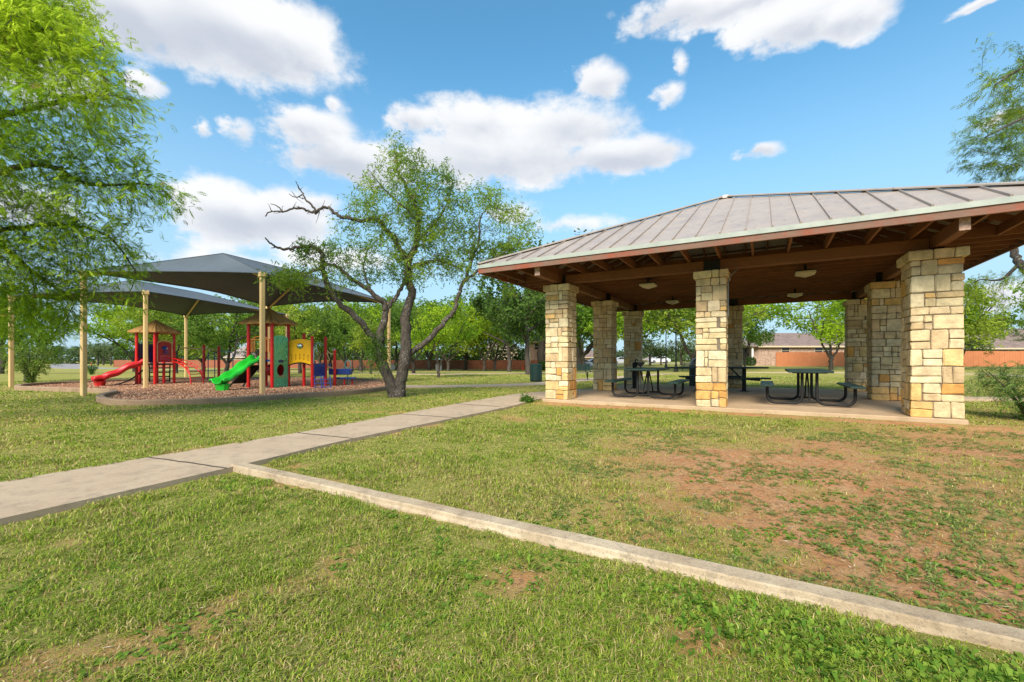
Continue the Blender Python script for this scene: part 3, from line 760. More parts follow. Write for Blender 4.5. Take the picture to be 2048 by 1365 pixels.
# ceiling joists and level lookouts
J0, J1 = B1+.003, B1+.165
t = .62
while t < L2-.5:
    mb = MB(); pvb(mb, -OV+.06, L1+OV-.06, t-.02, t+.02, J0, J1); mb.build('joist', M['timber'], pav); t += .46
s = -.9
while s < L1+1.0:
    for (a, b) in ((-OV+.06, .595), (L2-.56, L2+OV-.06)):
        mb = MB(); pvb(mb, s-.02, s+.02, a, b, J0, J1); mb.build('lookout', M['timber'], pav)
    s += .61
# sloping rafters
def rafter(a, b):
    mb = MB(); mb.bar(a, b, .04, .13); mb.build('rafter', M['timber'], pav)
k = -.6
ctr = (L1/2, L2/2)
while k < L1+.7:
    dd_ = min(k+OV, L1+OV-k); ty = min(dd_, ctr[1]+OV)
    z1_ = ZE+min(dd_, ty)*SLt-.11
    rafter(pv(k, -OV+.06, ZE-.11), pv(k, -OV+ty-.05, z1_)); rafter(pv(k, L2+OV-.06, ZE-.11), pv(k, L2+OV-ty+.05, z1_)); k += .61
k = -.6
while k < L2+.7:
    dd_ = min(k+OV, L2+OV-k)
    rafter(pv(-OV+.06, k, ZE-.11), pv(-OV+dd_-.05, k, ZE+dd_*SLs-.11)); rafter(pv(L1+OV-.06, k, ZE-.11), pv(L1+OV-dd_+.05, k, ZE+dd_*SLs-.11)); k += .61
cor = [(-OV, -OV), (L1+OV, -OV), (L1+OV, L2+OV), (-OV, L2+OV)]
apex = pv(L1/2, L2/2, ZP)
for (a, b) in cor:
    mb = MB(); c_ = pv(a, b, ZE-.13); mb.bar(c_+(apex-c_)*.02, apex-Vector((0, 0, .2)), .05, .17); mb.build('hip_rafter', M['timber'], pav)
# purlins across the rafters and the sheet roof on top
for q in range(1, 9):
    mb = MB(); f = q/9
    P4 = [pv(ctr[0]+(a-ctr[0])*(1-f), ctr[1]+(b-ctr[1])*(1-f), ZE+(ZP-ZE)*f-.035) for a, b in cor]
    for j in range(4): mb.bar(P4[j], P4[(j+1) % 4], .07, .03)
    mb.build('purlin', M['timber'], pav)
mb = MB()
for j in range(4):
    a, b = cor[j], cor[(j+1) % 4]; A, B = pv(*a, ZE), pv(*b, ZE)
    up_ = (B-A).cross(apex-A).normalized(); up_ = up_ if up_.z > 0 else -up_
    th = up_*.012
    mb.add([A, B, apex, A-th, B-th, apex-th], [(0, 1, 2), (5, 4, 3), (0, 3, 4, 1)])
    Ld = (B-A).length; n_ = int(Ld/.41); d_ = (B-A).normalized(); inw = (apex-(A+B)/2)
    for i in range(1, n_+1):
        x = i*.41-.02
        if x > Ld-.05: continue
        f = min(x, Ld-x)/(Ld/2); p0 = A+d_*x-inw.normalized()*.012; p1 = A+d_*x+inw*f*.985
        mb.bar(p0+up_*.018, p1+up_*.018, .012, .036, up=up_)
        # pan warp line: small cleat at the eave
        mb.bar(p0+up_*.012-inw.normalized()*.006, p0+up_*.012+inw.normalized()*.012, .032, .05, up=up_)
roof = mb.build('roof', M['roof'], pav)
for (a, b) in cor:
    mb = MB(); c_ = pv(a, b, ZE)
    d_ = (apex-c_).normalized(); side = d_.cross(Vector((0, 0, 1))).normalized(); upn = side.cross(d_)
    wv = .085
    A1_, A2_, A3_ = c_+upn*.058, c_+side*wv+upn*.030-Vector((0, 0, .0)), c_-side*wv+upn*.030
    off = apex+Vector((0, 0, .02))-c_
    mb.add([A2_, A1_, A3_, A2_+off, A1_+off, A3_+off, A2_-upn*.022, A3_-upn*.022, A2_+off-upn*.022, A3_+off-upn*.022], [(0, 1, 4, 3), (1, 2, 5, 4), (0, 3, 8, 6), (5, 2, 7, 9)])
    mb.build('hip_cap', M['roof'], roof)
mb = MB(); mb.lathe(apex, [(.20, -.05), (.19, .03), (.06, .075), (.02, .08)], 8); mb.build('apex_cap', M['roof'], roof)
for j in range(4):
    a, b = cor[j], cor[(j+1) % 4]
    A, B = pv(*a, ZE), pv(*b, ZE); d_ = (B-A).normalized(); n_ = Vector((d_.y, -d_.x, 0))
    mb = MB(); e = .0; mb.bar(A-d_*.012+n_*.012-Vector((0, 0, .045)), B+d_*.012+n_*.012-Vector((0, 0, .045)), .018, .085); mb.build('drip_edge', M['drip'], pav)
    mb = MB(); mb.bar(A-n_*.022+d_*(.022 if j % 2 else 0)-Vector((0, 0, .145)), B-n_*.022-d_*(.0 if j % 2 else -.0)-Vector((0, 0, .145)), .04, .125, ch=.004); mb.build('fascia', M['fascia'], pav)
# hanging fixtures
for (s_, t_, lb) in ((2.13, 1.83, 'pale square pyramid ceiling light over the left-hand front table'), (2.09, 5.63, 'pale square pyramid ceiling light at the back left, nearest the rear left pillar'),
                 (5.6, 1.93, 'pale square pyramid ceiling light over the right-hand front table'), (5.6, 5.75, 'pale square pyramid ceiling light at the back right of the pavilion ceiling')):
    c_ = pv(s_, t_, 2.98); L_ = thing('ceiling_light', lb, 'ceiling light', c_, 0, 'ceiling lights of the pavilion')
    mb = MB(); h = .19
    mb.add([pv(s_-h, t_-h, 2.93), pv(s_+h, t_-h, 2.93), pv(s_+h, t_+h, 2.93), pv(s_-h, t_+h, 2.93), pv(s_, t_, 2.85), pv(s_-h, t_-h, 2.975), pv(s_+h, t_-h, 2.975), pv(s_+h, t_+h, 2.975), pv(s_-h, t_+h, 2.975)],
           [(1, 0, 4), (2, 1, 4), (3, 2, 4), (0, 3, 4), (0, 1, 6, 5), (1, 2, 7, 6), (2, 3, 8, 7), (3, 0, 5, 8)])
    mb.build('diffuser', M['lens'], L_)
    mb = MB(); pvb(mb, s_-.2, s_+.2, t_-.2, t_+.2, 2.972, 3.0); mb.tube([pv(s_, t_, 2.99), pv(s_, t_, 3.14)], .03); mb.build('housing', M['black'], L_)
mb = MB(); c_ = pv(3.3, 4.6, 2.96); pts = []
# conduit run on the rear of the middle pillar
cd = thing('electrical_conduit', 'thin grey electrical conduit bending from the front middle pillar up to the joists', 'conduit', pv(mS+.7, .5, 2.3))
mb = MB(); mb.tube([pv(mS+.597, .30, 1.9), pv(mS+.597, .30, 2.62), pv(mS+.64, .31, 2.75), pv(mS+.72, .34, 2.85), pv(mS+.9, .7, 3.08), pv(mS+1.2, 1.3, 3.1)], .013, 6); mb.build('tube', M['grey'], cd)

# ================================================================ PICNIC TABLES
def arc(cx, cz, r, a0, a1, n=6): return [(cx+r*math.cos(R(a0+(a1-a0)*i/n)), cz+r*math.sin(R(a0+(a1-a0)*i/n))) for i in range(n+1)]
def slab_top(mb, x0, x1, y0, y1, z, th, r=.04):
    mb.box(((x0+x1)/2, (y0+y1)/2, z-th/2), (x1-x0, y1-y0, th), 0, .012)
def tube_table(name, label, L, W, loc, rz, grp, ext=0):
    t = thing(name, label, 'picnic table', (0, 0, 0), 0, grp)
    mb = MB(); slab_top(mb, -W/2, W/2, -L/2, L/2+ext, .76, .045); top = mb.build('tabletop', M['dkgreen'], t)
    for sx in (-1, 1):
        xs_ = sx*(W/2+.38); mb = MB(); slab_top(mb, xs_-.13, xs_+.13, -L/2, L/2, .455, .045); mb.build('seat', M['dkgreen'], t)
    for y in (-L/2+.32, L/2-.32):
        for sx in (-1, 1):
            xi, xo = sx*.13, sx*(W/2+.38)
            p = [(xi, .715)]+[(xi, .22)]; r_ = .15
            p += [(xi+sx*(r_-r_*math.cos(R(a))), .20-(r_*math.sin(R(a)))+.0) for a in range(15, 91, 15)]
            p += [(xo-sx*r_+sx*r_*math.sin(R(a)), .20-r_*math.cos(R(a))) for a in range(0, 91, 15)]
            p += [(xo, .41)]
            mb = MB(); mb.tube([(a, y, b) for a, b in p], .030, 10); mb.build('leg', M['black'], t)
        mb = MB(); mb.box((0, y, .705), (W*.8, .05, .02)); mb.tube([(-.13, y, .10), (.13, y, .10)], .022, 8); mb.build('cross_bar', M['black'], t)
    mb = MB(); mb.tube([(0, -L/2+.32, .10), (0, -.10, .70)], .016, 8); mb.tube([(0, L/2-.32, .10), (0, .10, .70)], .016, 8); mb.build('brace', M['black'], t)
    t.location = loc; t.rotation_euler = (0, 0, rz); return t
g_ = 'green coated picnic tables under the pavilion'
tube_table('picnic_table', 'dark green picnic table between the front left and front middle pillars', 1.83, .78, pv(2.15, 1.75), TH, g_)
tube_table('picnic_table', 'dark green picnic table between the front middle and front right pillars', 1.83, .78, pv(5.62, 1.75), TH, g_)
t = thing('picnic_table', 'long dark green picnic table behind the front middle pillar, standing on square posts', 'picnic table', (0, 0, 0), 0, g_)
mb = MB(); slab_top(mb, -1.5, 1.4, -.38, .38, .76, .05); mb.build('tabletop', M['dkgreen'], t)
for sy in (-1, 1): mb = MB(); slab_top(mb, -.85, 1.15, sy*.72-.13, sy*.72+.13, .455, .05); mb.build('seat', M['dkgreen'], t)
for x in (-.65, .85):
    mb = MB(); mb.box((x, 0, .36), (.09, .09, .715), 0, .008); mb.box((x, 0, .008), (.2, .2, .014)); mb.build('leg', M['black'], t)
    mb = MB(); mb.box((x, 0, .38), (.06, 1.5, .05)); mb.build('seat_arm', M['black'], t)
    mb = MB(); mb.bar((x, 0, .30), (x-.42 if x > 0 else x+.42, 0, .71), .035, .035, up=(0, 1, 0)); mb.build('brace', M['black'], t)
t.location = pv(3.55, 4.9); t.rotation_euler = (0, 0, R(4))

# ================================================================ THINGS AROUND THE PAVILION
# park bench
def park_bench(label, loc, rz, L=1.5):
    t = thing('park_bench', label, 'bench', (0, 0, 0))
    mb = MB()
    for i in range(9): mb.box((0, -.22+.055*i, .45-.004*abs(i-4)), (L, .035, .018))
    for e in (-1, 1): mb.box((e*L/2, 0, .45), (.03, .5, .035))
    mb.build('seat', M['dkgreen'], t)
    mb = MB()
    for i in range(8): mb.box((0, .27+.02*i, .50+.05*i), (L, .018, .034))
    for e in (-1, 1): mb.bar((e*L/2, .26, .46), (e*L/2, .43, .90), .03, .035)
    mb.build('backrest', M['dkgreen'], t)
    for x in (-L*.32, L*.32):
        mb = MB(); mb.tube([(x, .0, .43), (x, 0, .0)], .03, 8); mb.tube([(x, -.05, .42), (x, .28, .47), (x, .44, .9)], .022, 8); mb.tube([(x, .25, .45), (x, .03, .12)], .018, 6); mb.build('leg', M['black'], t)
    t.location = loc; t.rotation_euler = (0, 0, rz); return t
p = G(1158, 761); park_bench('dark green slatted bench seen just right of the front left pillar', p, R(12))
p = G(1374, 742); park_bench('distant green bench beyond the pavilion, beside the tall black lamp post', p, R(180+8))
p = G(722, 743); park_bench('distant bench on the lawn behind the left fork of the large leaning tree', p, R(5))
# litter bin
def bin_(label, loc, r, h, dome=False, name='litter_bin'):
    t = thing(name, label, 'litter bin', loc)
    mb = MB(); L_ = Vector(loc); n = 24
    for k in range(n):
        a = 2*math.pi*k/n; mb.box(L_+Vector((r*math.cos(a), r*math.sin(a), h/2+.04)), (.018, 2*math.pi*r/n*.92, h-.06), a)
    mb.lathe(L_+Vector((0, 0, .05)), [(r*.96, 0), (r*.96, h-.06)], 24)
    mb.build('body', M['dkgreen'], t)
    mb = MB(); mb.lathe(L_, [(r*.9, 0), (r*1.02, .02), (r*1.02, .05)], 24); mb.build('base_ring', M['black'], t)
    mb = MB()
    if dome: mb.lathe(L_+Vector((0, 0, h)), [(r*1.04, -.01), (r*1.05, .03), (r*.9, .14), (r*.6, .24), (r*.25, .30), (r*.02, .31)], 24)
    else: mb.lathe(L_+Vector((0, 0, h)), [(r*1.05, -.03), (r*1.07, .01), (r*.95, .03), (r*.5, .045), (r*.02, .045)], 24)
    mb.build('lid', M['dkgreen'] if not dome else M['grey'], t); return t
p = G(1072, 763.5); bin_('dark green round litter bin left of the front left pillar', p, .29, .84)
p = pv(1.95, 7.2); p = PY(1395, 771, 16.4); p.z = float(gh(p.x, p.y)); bin_('dark green bin with a grey domed lid partly hidden behind the front middle pillar', p, .28, .82, True)
# drinking fountain
p = Vector(pv(.95, 5.1)); t = thing('drinking_fountain', 'black square drinking fountain pedestal with a grey bowl between the left pillars', 'drinking fountain', p)
mb = MB(); mb.box(p+Vector((0, 0, .44)), (.12, .16, .88), TH, .012); mb.box(p+Vector((0, 0, .01)), (.2, .24, .02), TH); mb.build('pedestal', M['black'], t)
mb = MB(); mb.lathe(p+Vector((.20, .02, .84)), [(.03, -.08), (.10, -.04), (.15, .03), (.155, .06), (.13, .055), (.05, .02), (.01, .015)], 16); mb.build('bowl', M['grey'], t)
mb = MB(); mb.tube([p+Vector((.02, 0, .88)), p+Vector((.02, 0, .96)), p+Vector((.06, 0, .99)), p+Vector((.10, 0, .96))], .022, 8); mb.tube([p+Vector((.2, .02, .8)), p+Vector((.22, .02, .55)), p+Vector((.30, .03, .25))], .02, 8); mb.build('spout', M['black'], t)
# lamp posts
def lamp(label, loc, h, head=True, r=.075):
    t = thing('lamp_post', label, 'lamp post', loc); L_ = Vector(loc)
    mb = MB(); mb.lathe(L_, [(r*3.2, 0), (r*3.2, .08), (r*2.6, .12), (r*2.2, .45), (r*1.5, .60), (r*1.7, .66), (r*1.1, .74), (r*.95, 1.6), (r*.7, h-.5), (r*.7, h)], 14); mb.build('pole', M['black'], t)
    if head:
        mb = MB(); mb.lathe(L_+Vector((0, 0, h)), [(.05, 0), (.17, .04), (.12, .08), (.07, .10)], 12); mb.lathe(L_+Vector((0, 0, h+.42)), [(.20, 0), (.22, .02), (.12, .12), (.03, .2), (.01, .28)], 12); f = mb.build('cap', M['black'], t)
        mb = MB(); mb.lathe(L_+Vector((0, 0, h+.08)), [(.09, 0), (.15, .34)], 12); mb.build('lantern_glass', M['lens'], t)
    return t
p = G(1352, 744); lamp('tall black lamp post beyond the pavilion, its top lost in the leaves', p, 4.9)
p = G(1332, 738); lamp('distant shorter black lamp post with a lantern head, left of the tall one', p, 5.4)
p = G(705, 744); lamp('slender dark lamp post standing among the trees right of the playground', p, 4.4, True, .06)
# cone, hydrant
p = G(1046, 739.8); t = thing('traffic_cone', 'small orange traffic cone on the far lawn before the wooden fence', 'traffic cone', p)
mb = MB(); mb.lathe(p, [(.30, .03), (.26, .05), (.07, .85), (.05, .9)], 12); mb.build('cone', M['orangecone'], t)
mb = MB(); mb.box(p+Vector((0, 0, .015)), (.7, .7, .03)); mb.build('base', M['orangecone'], t)
p = G(183, 731); t = thing('fire_hydrant', 'tiny red fire hydrant beside the far road on the left', 'fire hydrant', p)
mb = MB(); mb.lathe(p, [(.2, 0), (.2, .05), (.13, .07), (.13, .62), (.16, .64), (.15, .72), (.07, .84), (.03, .88)], 12); mb.build('barrel', M['hydrant'], t)
mb = MB(); mb.tube([p+Vector((-.24, 0, .5)), p+Vector((.24, 0, .5))], .07, 8); mb.build('nozzle', M['hydrant'], t)
for u, v, lb in ((878, 742, 'grey utility box on the far lawn behind the trunk of the lone mid tree'), (786, 741, 'grey utility box seen between the forks of the large leaning tree'), ):
    p = G(u, v); t = thing('utility_box', lb, 'utility box', p)
    mb = MB(); mb.box(p+Vector((0, 0, .55)), (1.1, .7, 1.1), 0, .05); mb.build('cabinet', M['grey'], t)
    mb = MB(); mb.box(p+Vector((0, 0, 1.12)), (1.2, .8, .07), 0, .02); mb.build('lid', M['grey'], t)
p = G(1059, 747.5); t = thing('marker_post', 'slim white marker post standing by the trunk left of the litter bin', 'post', p)
mb = MB(); mb.box(p+Vector((0, 0, .9)), (.14, .14, 1.8), 0, .02); mb.build('post', M['cream'], t); mb = MB(); mb.lathe(p+Vector((0, 0, 1.8)), [(.08, 0), (.05, .06), (.01, .08)], 8); mb.build('cap', M['cream'], t)

# ================================================================ SHADE CANOPIES
def shade(label, posts, zt, ridge, zr, pl):
    t = thing('shade_canopy', label, 'shade canopy', Vector((posts[0][0], posts[0][1], 0)), 0, 'shade canopies over the playground')
    c0 = np.mean(np.array(posts), 0); P3_ = [Vector((p[0], p[1], zt)) for p in posts]; Rg = [Vector((r[0], r[1], zr)) for r in ridge]
    for i, p in enumerate(posts):
        b = Vector((p[0], p[1], -.1)); ang = math.atan2(c0[1]-p[1], c0[0]-p[0])
        mb = MB(); mb.box(b+Vector((0, 0, (zt+.1)/2)), (.135, .135, zt+.1), ang+R(20), .02)
        po = mb.build('post', M['tan'], t)
        mb = MB(); mb.box(Vector((p[0], p[1], zt-.07)), (.19, .19, .13), ang+R(20), .01)
        for a in range(4): mb.tube([Vector((p[0], p[1], zt-.07))+Matrix.Rotation(ang+R(20+45)+a*math.pi/2, 3, 'Z') @ Vector((.09, .0, -.07)), Vector((p[0], p[1], zt-.07))+Matrix.Rotation(ang+R(20+45)+a*math.pi/2, 3, 'Z') @ Vector((.09, 0, .10))], .016, 6)
        mb.build('bracket', M['tan'], po)
        rg = Rg[pl[i]]; mb = MB(); mb.tube([Vector((p[0], p[1], zt-.12)), rg-Vector((0, 0, .20))], .045, 8); mb.build('rafter_arm', M['tan'], t)
    mb = MB(); mb.tube([Rg[0]-Vector((0, 0, .20)), Rg[1]-Vector((0, 0, .20))], .045, 8); mb.build('ridge_tube', M['tan'], t)
    # membrane: four panels, tensioned; eaves curve inwards
    mb = MB(); mb.sm = True
    def panel(A, B, C_, D, n=14, m=8):
        """A,B eave corners; C_ (over B), D (over A) ridge points"""
        vs = []
        mid_ = (C_+D)/2
        for j in range(m+1):
            f = j/m
            for i in range(n+1):
                g = i/n; e = A+(B-A)*g; r_ = D+(C_-D)*g
                bow = 4*g*(1-g)*(1-f)**1.5
                inward = (mid_-e); inward.z = 0; inward.normalize()
                p = e+(r_-e)*f; p = p+inward*bow*.34*((B-A).length/6)
                p.z = e.z+(r_.z-e.z)*f - .16*math.sin(math.pi*f)*4*g*(1-g) + bow*.10
                vs.append(p)
        fs = [(j*(n+1)+i, j*(n+1)+i+1, (j+1)*(n+1)+i+1, (j+1)*(n+1)+i) for j in range(m) for i in range(n)]
        mb.add(vs, fs)
        return [vs[i] for i in range(n+1)]
    hems = []
    for i in range(4):
        j = (i+1) % 4; hems.append(panel(P3_[i], P3_[j], Rg[pl[j]], Rg[pl[i]]))
    cn = mb.build('membrane', M['fabric'], t)
    mb = MB()
    for i in range(4): mb.tube([P3_[i]+(Rg[pl[i]]-P3_[i])*f+Vector((0, 0, .012)) for f in (0, .33, .66, 1)], .012, 5)
    mb.tube([Rg[0]+Vector((0, 0, .012)), Rg[1]+Vector((0, 0, .012))], .012, 5); mb.build('seam', simple('seam_fabric', (.075, .095, .115), .9), cn)
    mb = MB()
    for h in hems: mb.tube([p-Vector((0, 0, .015)) for p in h], .016, 6)
    mb.build('hem_cable', simple('hem', (.06, .075, .09), .8), cn)
    return t
# order: front right, front left, back left, back right
Q1 = [(-7.75, 13.6), (-13.15, 13.45), (-12.35, 22.2), (-5.85, 20.8)]
shade('dark blue-grey shade sail in front, peaking over the green slide', Q1, 3.80, [(-10.35, 15.7), (-9.2, 19.2)], 4.90, [0, 0, 1, 1])
Q2 = [(-13.67, 16.35), (-20.0, 17.5), (-18.9, 25.4), (-12.85, 25.0)]
shade('dark blue-grey shade sail behind, over the red slide and hut', Q2, 3.66, [(-16.5, 19.1), (-16.2, 22.8)], 4.55, [0, 0, 1, 1])

# ================================================================ PLAY STRUCTURES
BZ = .035
def PGp(u, v): return G(u, v, BZ)
def post(mb, p, z, r=.055): mb.tube([(p[0], p[1], -.1), (p[0], p[1], z)], r, 12); mb.lathe((p[0], p[1], z), [(r*1.05, -.02), (r*1.1, .01), (r*.8, .045), (r*.3, .065)], 12)
def play_post(p, z, par, r=.055):
    mb = MB(); post(mb, Vector(p), z, r); o = mb.build('post', M['red'], par)
    return o
def thatch_roof(c, a, b, half, ze, za, par):
    """square pyramid; corners at +-a*half, +-b*half"""
    mb = MB(); c = Vector((c[0], c[1], 0)); a, b = Vector((*a, 0)), Vector((*b, 0))
    C4 = [c-a*half, c-b*half, c+a*half, c+b*half]; ap = c+Vector((0, 0, za))
    for i in range(4):
        A, B = C4[i]+Vector((0, 0, ze)), C4[(i+1) % 4]+Vector((0, 0, ze)); n = 9
        nn = (B-A).cross(ap-A).normalized(); nn = nn if nn.z > 0 else -nn
        for k in range(n):
            g0, g1 = k/n, (k+1)/n; o = nn*(.012 if k % 2 else .0)+nn*random.uniform(0, .012); dr = Vector((0, 0, random.uniform(-.035, .01)))
            p0, p1 = A+(B-A)*g0, A+(B-A)*g1; ext = (p0+p1)/2-ap; ext.z = 0; ext.normalize(); p0 = p0+ext*random.uniform(0, .03)+dr; p1 = p1+ext*random.uniform(0, .03)+dr
            q0, q1 = ap+(p0-ap)*.03, ap+(p1-ap)*.03
            bl = Vector((0, 0, .055))
            mb.add([p0+o, p1+o, q1+o, q0+o, p0-bl, p1-bl, q1-bl, q0-bl], [(0, 1, 2, 3), (7, 6, 5, 4), (0, 4, 5, 1), (1, 5, 6, 2), (3, 7, 4, 0)])
    mb.lathe(ap-Vector((0, 0, .05)), [(.07, 0), (.06, .06), (.02, .09)], 8)
    return mb.build('thatched_roof', M['thatch'], par)
def slide(par, mat, P0, P1, z0, z1, width, lanes, name='slide'):
    """wavy moulded slide from P0 (high) to P1 (exit lip)"""
    P0, P1 = Vector((*P0, 0)), Vector((*P1, 0)); d = (P1-P0); Ln = d.length; d.normalize(); s = Vector((d.y, -d.x, 0))
    n = 34; prof = []
    hw_ = width/2
    if lanes == 1: ctrl = [(-hw_, .10), (-hw_+.015, .19), (-hw_+.06, .205), (-hw_+.10, .16), (-hw_+.15, .03), (-hw_*.25, 0), (hw_*.25, 0), (hw_-.15, .03), (hw_-.10, .16), (hw_-.06, .205), (hw_-.015, .19), (hw_, .10)]
    else: ctrl = [(-hw_, .10), (-hw_+.015, .19), (-hw_+.05, .20), (-hw_+.09, .15), (-hw_+.13, .02), (-hw_*.5, 0), (-.10, .02), (-.05, .13), (0, .155), (.05, .13), (.10, .02), (hw_*.5, 0), (hw_-.13, .02), (hw_-.09, .15), (hw_-.05, .20), (hw_-.015, .19), (hw_, .10)]
    rows = []
    for i in range(n+1):
        t = i/n
        if t < .10: z = z0
        elif t < .82:
            q = (t-.10)/.72; z = z0+(z1-z0)*(q+.045*math.sin(q*4*math.pi)*1.0)
        else: q = (t-.82)/.18; z = z1+.02*q
        fl = 1+.18*sm((t-.86)/.14)
        rise = 1-.35*float(sm((t-.84)/.16))
        c = P0+d*(Ln*t); 
        rows.append([c+s*(x*fl)+Vector((0, 0, z+h*rise)) for x, h in ctrl])
    mb = MB(); mb.sm = True; m = len(ctrl)
    vs = [p for r_ in rows for p in r_]+[p-Vector((0, 0, .045)) for r_ in rows for p in r_]; o = (n+1)*m
    fs = [(i*m+k, i*m+k+1, (i+1)*m+k+1, (i+1)*m+k) for i in range(n) for k in range(m-1)]
    fs += [tuple(q+o for q in f[::-1]) for f in fs]
    fs += [(i*m, (i+1)*m, (i+1)*m+o, i*m+o) for i in range(n)]+[(i*m+m-1+o, (i+1)*m+m-1+o, (i+1)*m+m-1, i*m+m-1) for i in range(n)]
    fs += [(n*m+k, n*m+k+1, n*m+k+1+o, n*m+k+o) for k in range(m-1)]+[(k+1, k, k+o, k+1+o) for k in range(m-1)]
    mb.add(vs, fs); so_ = mb.build(name, mat, par)
    # moulded exit foot
    mb = MB(); e = P1-d*.22; zz = z1-.03
    ring_ = []
    for (k, sc2, z) in ((0, 1.0, zz), (1, .90, zz-.08), (2, .80, BZ+.02), (3, .78, BZ-.03)):
        r_ = []
        for a in range(20):
            an = 2*math.pi*a/20; rr_ = 1+.05*math.cos(an*7)
            r_.append(e+d*(math.cos(an)*.19*sc2*rr_)+s*(math.sin(an)*hw_*.95*sc2*rr_)+Vector((0, 0, z)))
        ring_.append(r_)
    mb.add([p for r_ in ring_ for p in r_], [(i*20+a, i*20+(a+1) % 20, (i+1)*20+(a+1) % 20, (i+1)*20+a) for i in range(3) for a in range(20)])
    mb.build('slide_foot', mat, so_)
    return so_
def arch_pts(a, b, z0, zs, rise, n=8):
    a, b = Vector((*a[:2], 0)), Vector((*b[:2], 0)); out = [a+Vector((0, 0, z0)), a+Vector((0, 0, zs))]
    out += [a+(b-a)*(i/n)+Vector((0, 0, zs+rise*math.sin(math.pi*i/n)**.7)) for i in range(1, n)]
    return out+[b+Vector((0, 0, zs)), b+Vector((0, 0, z0))]
def pan(par, mat, a, b, z0, z1, rise, th=.03, holes=(), inset=.06, sag=0, name='panel'):
    a, b = Vector((a[0], a[1], 0)), Vector((b[0], b[1], 0)); d = (b-a); W = d.length; d.normalize()
    x0, x1 = inset, W-inset; n = 10
    poly = [(x0+(x1-x0)*i/n, z0+sag*math.sin(math.pi*i/n)) for i in range(n+1)]
    poly += [(x1-(x1-x0)*i/n, z1+rise*math.sin(math.pi*i/n)**.8) for i in range(n+1)]
    mb = MB(); hs = []
    for h in holes:
        if h[0] == 'e': _, cx, cz, rx, rz_ = h; hs.append([(x0+(x1-x0)*cx+rx*math.cos(2*math.pi*k/14), cz+rz_*math.sin(2*math.pi*k/14)) for k in range(14)])
        if h[0] == 's':     # slanted slot
            _, cx, cz, L_, w_, an = h; ca, sa = math.cos(an), math.sin(an); cx = x0+(x1-x0)*cx
            pts = [(L_/2, -w_*.7), (L_/2+w_*.6, 0), (L_/2, w_*.7), (L_/4, w_*.35), (-L_/4, w_*.35), (-L_/2, w_*.7), (-L_/2-w_*.6, 0), (-L_/2, -w_*.7), (-L_/4, -w_*.35), (L_/4, -w_*.35)]
            hs.append([(cx+p[0]*ca-p[1]*sa, cz+p[0]*sa+p[1]*ca) for p in pts])
    mb.prism(poly, a, d, (0, 0, 1), th, hs); return mb.build(name, mat, par)

# ---- small hut with double red slide
C1 = np.array((-15.46, 19.0)); r1 = np.array((-.631, .776)); p1 = np.array((.776, .631))
hut1 = thing('play_structure', 'smaller red playground tower with thatched roof, double red slide and red arch ladder', 'play structure', (C1[0], C1[1], 0), 0, 'thatched play structures')
a1, b1, c1, d1 = C1-p1*.62, C1-r1*.62-p1*.02, C1+p1*.64, C1+r1*.62+p1*.05
for q in (a1, b1, c1, d1): play_post(q, 2.33, hut1)
play_post(a1+r1*.34+p1*.10, 1.0, hut1); play_post(b1+r1*.5+p1*.30, 1.0, hut1)
thatch_roof(C1, p1, r1, .90, 2.30, 2.80, hut1)
mb = MB(); mb.add([Vector((*q, z)) for z in (.86, .93) for q in (a1, b1, c1, d1)], [(3, 2, 1, 0), (4, 5, 6, 7), (0, 1, 5, 4), (1, 2, 6, 5), (2, 3, 7, 6), (3, 0, 4, 7)]); mb.build('deck', M['dkgreen'], hut1)
rp = pan(hut1, M['dkred'], b1, c1, 1.0, 1.78, .10, holes=[('e', .5, 1.60, .17, .09)]+[('s', .2+.15*k, 1.18+.02*math.sin(k), .18, .04, R(90)) for k in range(5)], inset=.13)
mb = MB(); bb, cc = b1+(c1-b1)*.12, b1+(c1-b1)*.88; o3 = Vector((*(-r1), 0))*.03
mb.tube([p+o3 for p in arch_pts(bb, cc, 1.0, 1.80, .13)], .022, 8); mb.build('arch_rail', M['tan'], rp)
mb = MB(); c_ = Vector((*((b1+c1)/2-r1*.06), 1.42)); mb.tube([c_+Vector((.13*math.cos(k*math.pi/8)*p1[0], .13*math.cos(k*math.pi/8)*p1[1], .07*math.sin(k*math.pi/8))) for k in range(17)], .022, 8); mb.tube([c_-Vector((p1[0]*.13, p1[1]*.13, 0)), c_+Vector((p1[0]*.13, p1[1]*.13, 0))], .02, 6); mb.build('steering_wheel', M['purple'], rp)
pan(hut1, M['purple'], a1, d1, .98, 1.75, .03, inset=.05); pan(hut1, M['blue'], d1, c1, .98, 1.72, .05, holes=[('s', .3, 1.4, .4, .05, R(90)), ('s', .6, 1.4, .4, .05, R(90))])
mb = MB(); mb.tube(arch_pts(a1+(d1-a1)*.15, a1+(d1-a1)*.9, .95, 1.75, .12), .018, 8); mb.build('hand_rail', M['teal'], hut1)
slide(hut1, M['slidered'], (-15.52, 18.62), (-16.62, 17.35), .95, .27, .82, 2)
# rubber loop rail beside the slide and stairs behind
mb = MB(); A = Vector((-15.75, 18.9, .8)); B = Vector((-16.75, 18.35, .03))
mb.tube([A+(B-A)*t+Vector((0, 0, .18*math.sin(math.pi*t)*-1)) for t in np.linspace(0, 1, 10)], .03, 8); mb.build('climbing_pole', M['black'], hut1)
mb = MB()
for k in range(4):
    c_ = Vector((*(d1+r1*(.18+.2*k)+p1*(.1)), .72-.2*k)); mb.box(c_, (.7, .22, .05), math.atan2(p1[1], p1[0]))
for e in (-.36, .36): mb.bar(Vector((*(d1+p1*(e+.1)), .85)), Vector((*(d1+r1*.95+p1*(e+.1)), .02)), .05, .12)
mb.build('steps', M['dkgreen'], hut1)
for q in ((0.20, .0), (.78, .2)):
    pass
